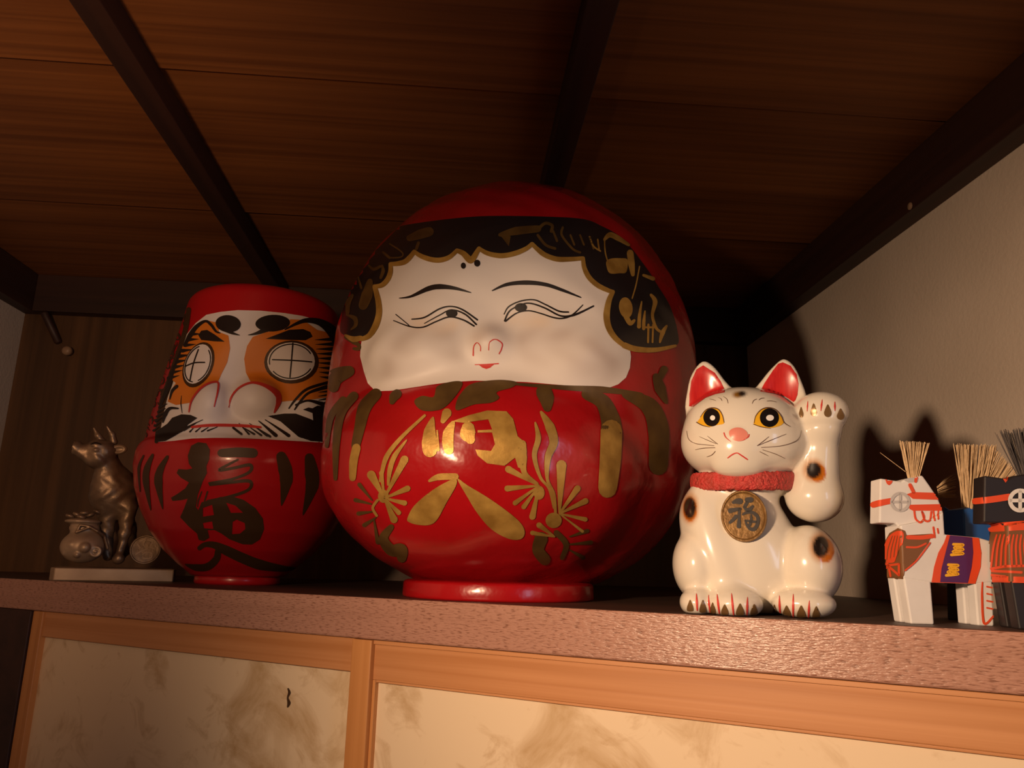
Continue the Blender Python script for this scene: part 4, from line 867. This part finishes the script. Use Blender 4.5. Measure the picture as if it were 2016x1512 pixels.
def disc(name, fr, px, py, w_, r, th, prof, m, parent, tilt=0.0):
    c = fr.pt(px, py, w_ * mm); v = []; f = []; S_ = 40; n = len(prof)
    for k_, y in prof:
        for j in range(S_):
            a = 2 * np.pi * j / S_; z_ = r * mm * k_ * math.sin(a); v.append((c[0] + r * mm * k_ * math.cos(a), c[1] + y * th * mm + z_ * tilt, c[2] + z_))
    for i in range(n - 1):
        for j in range(S_): f.append((i * S_ + j, i * S_ + (j + 1) % S_, (i + 1) * S_ + (j + 1) % S_, (i + 1) * S_ + j))
    f.append(tuple(range(S_ - 1, -1, -1))); f.append(tuple((n - 1) * S_ + j for j in range(S_)))
    W_ = fr.world(np.array(v)); return obj(name, W_, f, m, parent, smooth=False), BVHTree.FromPolygons([Vector(q) for q in W_], f)
dc, bvd = disc('coin', fr, 286, 1082, -36, 31.5, 5, [(.86, -.5), (.9, -1.1), (.96, -1.1), (1, -.7), (1, 1), (.9, 1.2)], M['bronze'], root, 0.12)
p = Paint(bvd, C8, 0.0007, 2)
p.stroke([(830, 1210), (880, 1180), (935, 1160)], [8, 14, 10]).stroke([(870, 1090), (910, 1080), (900, 1120), (920, 1150)], [16, 20, 14, 10]).stroke([(940, 1080), (980, 1100), (960, 1140), (1000, 1160)], [14, 18, 14, 8]).stroke([(890, 1210), (930, 1190), (975, 1200), (960, 1240), (900, 1240)], 9).stroke([(850, 1120), (870, 1150)], 14)
p.each('coin_relief', M['bronzel'], dc)

# =================================================================== WOODEN HORSES
def tuft(name, a, b0, b1, nstr, r, m, parent, jit=0.004, root_w=0.004, depth=None, seed=1, extra=()):
    """bundle of straws from root point a fanning to the segment b0-b1"""
    rn = np.random.RandomState(seed); v = []; f = []
    dp = np.array(depth) if depth is not None else np.array([0, 0.004, 0])
    lines = []
    for i in range(nstr):
        t = rn.rand(); s_ = rn.uniform(-1, 1)
        p0 = a + (b1 - b0) / (np.linalg.norm(b1 - b0) + 1e-9) * root_w * (t - .5) + dp * .35 * s_
        p1 = b0 + (b1 - b0) * t + dp * s_ + rn.uniform(-1, 1, 3) * jit
        lines.append((p0, p1))
    lines += list(extra)
    for p0, p1 in lines:
        d = unit(p1 - p0); e1 = unit(np.cross(d, [0.3, 1, 0.1])); e2 = np.cross(d, e1); b = len(v)
        for q, rr in ((p0, r), (p0 * .5 + p1 * .5 + rn.uniform(-1, 1, 3) * .0006, r), (p1, r * .6)):
            for k_ in range(3): a_ = 2.094 * k_; v.append(q + (e1 * math.cos(a_) + e2 * math.sin(a_)) * rr)
        for s0 in (0, 3):
            for k_ in range(3): f.append((b + s0 + k_, b + s0 + (k_ + 1) % 3, b + s0 + 3 + (k_ + 1) % 3, b + s0 + 3 + k_))
        f.append((b + 8, b + 7, b + 6))
    o = obj(name, v, f, m, parent); o['kind'] = 'stuff'; return o

def horse(label, px, inset, yaw, T, body_m, tr, m_w, mirror=False):
    """block-cut toy horse; tr maps the traced outline (crop units of the pale horse) to picture pixels"""
    B = stand(px, inset); n = unit([*(B - CAM)[:2], 0]); u = np.array([n[1], -n[0], 0]); a = math.radians(yaw)
    if mirror: a = -a
    e1 = u * math.cos(a) + n * math.sin(a); s = u * math.sin(a) - n * math.cos(a)      # toward the rump / out of the near side
    root = thing('toy_horse', B, label, 'toy horse', 'painted wooden toy horses')
    px_ = lambda p: tr(np.asarray(p, float))
    def plate(name, pts, d0, d1, m, parent=None, bev=.0012, foot=False):
        pl_ = []
        for q in pts:
            X = on_plane(*px_(q), B - s * d0, s)
            if foot and q[1] > 1300: X = np.array([X[0], X[1], ZS])
            pl_.append(X)
        if foot:                                       # feet stand level on the shelf
            zs = [q[2] for q in pl_]
        v, f = prism(pl_, -s * (d1 - d0)); o = obj(name, v, f, m, parent or root)
        if bev: bevel(o, bev)
        dg = bpy.context.evaluated_depsgraph_get(); return o, (v, f)
    parts_ = {}
    body_o, g1 = plate('body', [(335, 735), (560, 690), (640, 640), (650, 800), (890, 822), (985, 850), (1000, 1140), (870, 1152), (550, 1142), (355, 1112)], 0, T, body_m)
    head_o, g2 = plate('head', [(190, 402), (340, 425), (370, 405), (440, 395), (490, 380), (540, 450), (600, 540), (638, 640), (648, 780), (345, 780), (300, 722), (185, 718)], T * .18, T * .82, body_m)
    lg = []
    for d0, d1 in ((0, T * .40), (T * .6, T)):
        sh_ = 0
        lg.append(plate('leg', [(357, 1105), (550, 1135), (575, 1446), (410, 1440)], d0, d1, body_m, foot=True)[1] if d0 == 0 else None)
        if d0: 
            pl0 = [on_plane(*px_(q), B, s) - s * d0 for q in [(357, 1105), (550, 1135), (575, 1446), (410, 1440)]]
            pl0 = [np.array([q[0], q[1], ZS]) if i > 1 else q for i, q in enumerate(pl0)]
            v, f = prism(pl0, -s * (d1 - d0)); bevel(obj('leg', v, f, body_m, root), .0012); lg[-1] = (v, f)
        pl0 = [on_plane(*px_(q), B, s) - s * d0 for q in [(860, 1140), (985, 1135), (1000, 1462), (885, 1455)]]
        pl0 = [np.array([q[0], q[1], ZS]) if i > 1 else q for i, q in enumerate(pl0)]
        v, f = prism(pl0, -s * (d1 - d0)); bevel(obj('leg', v, f, body_m, root), .0012); lg.append((v, f))
    V = []; Fc = []
    for v, f in [g1, g2] + lg:
        b = len(V); V += [Vector(q) for q in v]; Fc += [[i + b for i in ff] for ff in f]
    bv_ = BVHTree.FromPolygons(V, Fc)
    return root, bv_, px_, head_o, body_o, B, e1, s

class HPaint(Paint):
    def __init__(s, bvh, fn, lift=0.0005, step=2.5): super().__init__(bvh, (0, 0, 3.601), lift, step); s.fn = fn
    def T(s, p): return s.fn(np.asarray(p, float))

def decorate(root, bv_, fn, head, body, B, e1, s, col_ring, ring, blanket=True, side=True, collar_lines=True):
    P = lambda lift=.0005: HPaint(bv_, fn, lift)
    bh = P(); 
    bh.poly([(222, 405), (282, 412), (268, 440), (250, 452), (235, 440)])
    bh.stroke([(145, 590), (200, 575), (265, 562)], [44, 44, 40]).stroke([(445, 385), (440, 425)], [26, 20]).stroke([(400, 450), (425, 500)], 26)
    bh.poly([(378, 515), (420, 500), (590, 505), (605, 555), (420, 548)]).poly([(395, 590), (622, 585), (636, 632), (420, 632), (395, 620)])
    bh.stroke([(430, 635), (440, 690), (475, 715), (500, 680), (485, 640)], 14).stroke([(485, 640), (505, 700), (540, 700), (550, 640)], 14).stroke([(565, 635), (575, 700)], 12).stroke([(600, 635), (600, 690)], 12)
    bh.stroke([(565, 750), (575, 820)], 14).stroke([(595, 760), (600, 790)], 12)
    bh.each('bridle_strap', M['vermil'], head)
    q = P(.0007); cx, cy = ring
    q.poly(ellipse(cx, cy, 72, 72), holes=[ellipse(cx, cy, 50, 50)]); q.stroke([(cx - 55, cy), (cx + 55, cy)], 18).stroke([(cx, cy - 55), (cx, cy + 55)], 18)
    q.build('cross_ring', col_ring, head)
    q = P(); q.poly([(375, 805), (558, 795), (530, 860), (440, 980), (362, 1060), (352, 1112), (210, 1108), (165, 1040), (200, 980), (210, 880), (260, 790), (320, 755), (365, 775)]).build('breast_ornament', M['brownp'], body)
    q = P(.0008); q.poly([(212, 985), (222, 890), (262, 810), (320, 775), (352, 790), (350, 850), (315, 950), (290, 1000)], True)
    q.stroke([(385, 820), (480, 822), (555, 812)], 30).stroke([(540, 860), (450, 980), (365, 1055)], 12).stroke([(375, 890), (450, 890), (510, 865)], 14)
    for a, b in (((250, 1010), (175, 1010)), ((175, 1010), (195, 1085)), ((195, 1085), (255, 1020)), ((255, 1020), (330, 1010)), ((330, 1010), (330, 1090)), ((330, 1090), (255, 1025)), ((255, 1020), (270, 1095)), ((215, 1040), (230, 1075))): q.stroke([a, b], 16)
    q.each('tassel_mark', M['vermil'], body)
    q = P(.001)
    for i in range(4): q.stroke([(245 + 25 * i, 980 - 10 * i), (255 + 24 * i, 900), (285 + 18 * i, 810)], [4, 6, 4])
    q.each('tassel_line', M['brownp'], body)
    q = P(); q.poly([(660, 803), (888, 826), (905, 930), (900, 1030), (862, 1150), (552, 1140), (570, 1030), (600, 930), (640, 860)]).build('saddle_cloth', M['vermil'], body)
    if blanket:
        q = P(.0008); q.poly([(682, 806), (838, 822), (846, 930), (835, 1030), (808, 1144), (612, 1138), (622, 1040), (650, 930)]).build('cloth_panel', M['purple'], body)
        q = P(.0011)
        for dx, dy in ((0, 0), (-36, 145)): q.stroke([(705 + dx, 870 + dy), (775 + dx, 875 + dy), (710 + dx, 895 + dy), (775 + dx, 905 + dy), (700 + dx, 922 + dy), (775 + dx, 935 + dy), (690 + dx, 945 + dy)], 20)
        q.each('cloth_zigzag', M['zig'], body)
    q = P(); q.stroke([(912, 1140), (910, 1250), (925, 1430), (990, 1380)], [10, 16, 18, 14])
    for y in (1170, 1220, 1270, 1320): q.stroke([(945, y), (985, y + 8)], 12)
    q.each('leg_mark', M['vermil'], body)

def crop7(p): return p / 3.601 + np.array([1680, 830])
root, bv_, fn, hd, bd, B, e1, s = horse('white wooden toy horse with a purple saddle cloth and pale straw mane', 1815, 0.032, 26, 0.030, M['hw'], crop7, 1)
decorate(root, bv_, fn, hd, bd, B, e1, s, M['grey'], (330, 570))
hp = lambda x, y, d: on_plane(*crop7(np.array([x, y])), B - s * d, s)
tuft('mane', hp(425, 415, .014), hp(325, 140, .014), hp(535, 155, .014), 110, .00030, M['straw'], root, jit=.0008, root_w=.008, depth=-s * .004, seed=2, extra=[(hp(370, 355, .012), hp(190, 220, .012))])
v, f = prism([hp(355, 412, .005), hp(400, 398, .005), hp(462, 400, .005), hp(455, 425, .005), hp(390, 432, .005)], -s * .018); obj('mane_binding', v, f, M['grey'], root)

def trk(p): q = (p - [135, 402]) * [1.13, 1.06] + [866, 382]; return q / 3.601 + np.array([1680, 830])
root, bv_, fn, hd, bd, B, e1, s = horse('black wooden toy horse with a red breast cloth, cut off by the right edge', 2060, 0.036, 26, 0.032, M['hb'], trk, 1)
q = HPaint(bv_, fn); q.poly([(290, 402), (350, 408), (322, 450)]).stroke([(135, 575), (240, 562), (345, 545)], [44, 46, 46]).stroke([(240, 738), (420, 725), (640, 720)], [30, 40, 40]); q.each('bridle_strap', M['vermil'], hd)
q = HPaint(bv_, fn, .0008); q.poly(ellipse(412, 570, 76, 80), holes=[ellipse(412, 570, 50, 54)]); q.stroke([(355, 570), (470, 570)], 26).stroke([(412, 510), (412, 630)], 26); q.build('cross_ring', M['hw'], hd)
q = HPaint(bv_, fn); q.poly([(240, 740), (640, 730), (660, 1115), (235, 1110), (160, 1060), (215, 900)]).build('breast_ornament', M['brownp'], bd)
q = HPaint(bv_, fn, .0008); q.stroke([(240, 760), (420, 748), (640, 740)], 44).stroke([(230, 1095), (430, 1100), (660, 1110)], 44)
for i in range(9): q.stroke([(240 + 30 * i, 1010), (255 + 26 * i, 880), (275 + 24 * i, 800)], [14, 16, 12])
for a, b in (((165, 1040), (330, 1010)), ((175, 1060), (330, 1080)), ((330, 1010), (640, 1000)), ((230, 1040), (420, 1050))): q.stroke([a, b], 18)
q.each('tassel_mark', M['vermil'], bd)
hp2 = lambda x, y, d: on_plane(x, y, B - s * d, s)
tuft('mane', hp2(2034, 945, .016), hp2(1968, 850, .016), hp2(2090, 842, .016), 180, .00032, M['strawd'], root, jit=.002, root_w=.018, depth=-s * .006, seed=5)

def trb(p): q = p * [-1, 1]; q = (q + [640, -640]) * [0.74, 0.62] + [692, 760]; return q / 3.601 + np.array([1680, 830])
root = None
fB = stand(1925, 0.105); n = unit([*(fB - CAM)[:2], 0]); u = np.array([n[1], -n[0], 0])
root = thing('toy_horse', fB, 'blue wooden toy horse with a wide straw mane, behind the other two horses', 'toy horse', 'painted wooden toy horses')
bp = lambda x, y, d=0.0: on_plane(x, y, fB + n * d, n)
def bplate(name, pts, d0, d1, foot=0):
    pl_ = [bp(x, y, d0) for x, y in pts]
    if foot: pl_ = [np.array([q[0], q[1], ZS]) if i >= len(pl_) - foot else q for i, q in enumerate(pl_)]
    v, f = prism(pl_, n * (d1 - d0)); o = obj(name, v, f, M['hb'] if foot else M['hblue'], root); bevel(o, .0012); return o  # legs of the blue horse coloured black to stand in for shade
def slant(name, pts, yawdeg, T_):
    a = math.radians(yawdeg); e = u * math.cos(a) + n * math.sin(a); s_ = u * math.sin(a) - n * math.cos(a)
    pl_ = [on_plane(x, y, fB, s_) for x, y in pts]; v, f = prism(pl_, -s_ * T_); o = obj(name, v, f, M['hblue'], root); bevel(o, .0012); return o
slant('neck', [(1897, 1002), (1932, 996), (1960, 1000), (1990, 1100), (1900, 1100)], 40, 0.024)
bplate('body', [(1858, 996), (1870, 1004), (1900, 1060), (1990, 1060), (1990, 1150), (1858, 1150)], 0.022, 0.048)
bplate('head', [(1940, 960), (2010, 960), (2020, 1015), (1945, 1025)], 0.006, 0.026)
for x in (1864, 1965):
    for d in (0.022, 0.038): bplate('leg', [(x, 1145), (x + 26, 1145), (x + 26, 1200), (x, 1200)], d, d + .010, foot=2)
tuft('mane', bp(1912, 1002, .004), bp(1876, 874, .004), bp(2004, 925, .004) , 40, .00032, M['straw'], root, jit=.0015, root_w=.010, depth=n * .004, seed=8)
tuft('mane', bp(1914, 1000, .006), bp(1884, 876, .006), bp(1962, 878, .006), 190, .00032, M['straw'], root, jit=.0012, root_w=.016, depth=n * .005, seed=9)
tuft('mane', bp(1924, 998, .008), bp(1950, 878, .008), bp(2006, 930, .008), 110, .00032, M['straw'], root, jit=.0012, root_w=.012, depth=n * .005, seed=10)
tuft('tail', bp(1846, 968, .028), bp(1874, 934, .028), bp(1882, 982, .028), 45, .00024, M['straw'], root, jit=.003, root_w=.010, depth=n * .004, seed=11)

# =================================================================== SMALL WALL FITTINGS
def peg(name, px, py, label):
    c = on_plane(px, py, (0, YB, 0), np.array([0, 1, 0])); r = 0.0105
    t = thing(name, c, label, 'peg'); v = []; f = []; S_ = 20
    prof = [(0.4 * r, 0.001), (0.4 * r, -.010), (.9 * r, -.013), (r, -.018), (.9 * r, -.023), (.5 * r, -.026)]
    for rr, y in prof: v += [(c[0] + rr * math.cos(2 * np.pi * j / S_), c[1] + y, c[2] + rr * math.sin(2 * np.pi * j / S_)) for j in range(S_)]
    for i in range(len(prof) - 1):
        for j in range(S_): f.append((i * S_ + j, i * S_ + (j + 1) % S_, (i + 1) * S_ + (j + 1) % S_, (i + 1) * S_ + j))
    f.append(tuple((len(prof) - 1) * S_ + j for j in range(S_))); obj('knob', v, f, M['brass'], t, smooth=True)
    return t
peg('wall_peg', 140, 695, 'small round wooden peg on the back panel, upper left')
a = on_plane(86, 613, (0, YB - .03, 0), np.array([0, 1, 0])); b = on_plane(116, 676, (0, YB - .004, 0), np.array([0, 1, 0]))
def rod(name, a, b, r, m, label, cat):
    d = unit(b - a); e1 = unit(np.cross(d, [0, 1, 0.2])); e2 = np.cross(d, e1); v = []; S_ = 12
    for q, rr in ((a, r * .7), (a + d * r * .5, r), (b - d * r * .5, r), (b, r * .7)): v += [q + (e1 * math.cos(2 * np.pi * j / S_) + e2 * math.sin(2 * np.pi * j / S_)) * rr for j in range(S_)]
    f = [(i * S_ + j, i * S_ + (j + 1) % S_, (i + 1) * S_ + (j + 1) % S_, (i + 1) * S_ + j) for i in range(3) for j in range(S_)] + [tuple(range(S_ - 1, -1, -1)), tuple(3 * S_ + j for j in range(S_))]
    return tag(obj(name, v, f, m, smooth=True), label, cat)
rod('wooden_dowel', a, b, 0.008, M['dark'], 'short dark dowel slanting down from the trim at upper left', 'dowel')
c = on_plane(1793, 406, (XR - .032, 0, 0), np.array([1, 0, 0])); rod('nail_head', c + [0.001, 0, 0], c - [0.003, 0, 0], 0.0055, M['brass'], 'pale nail head in the dark trim above the right wall', 'nail')
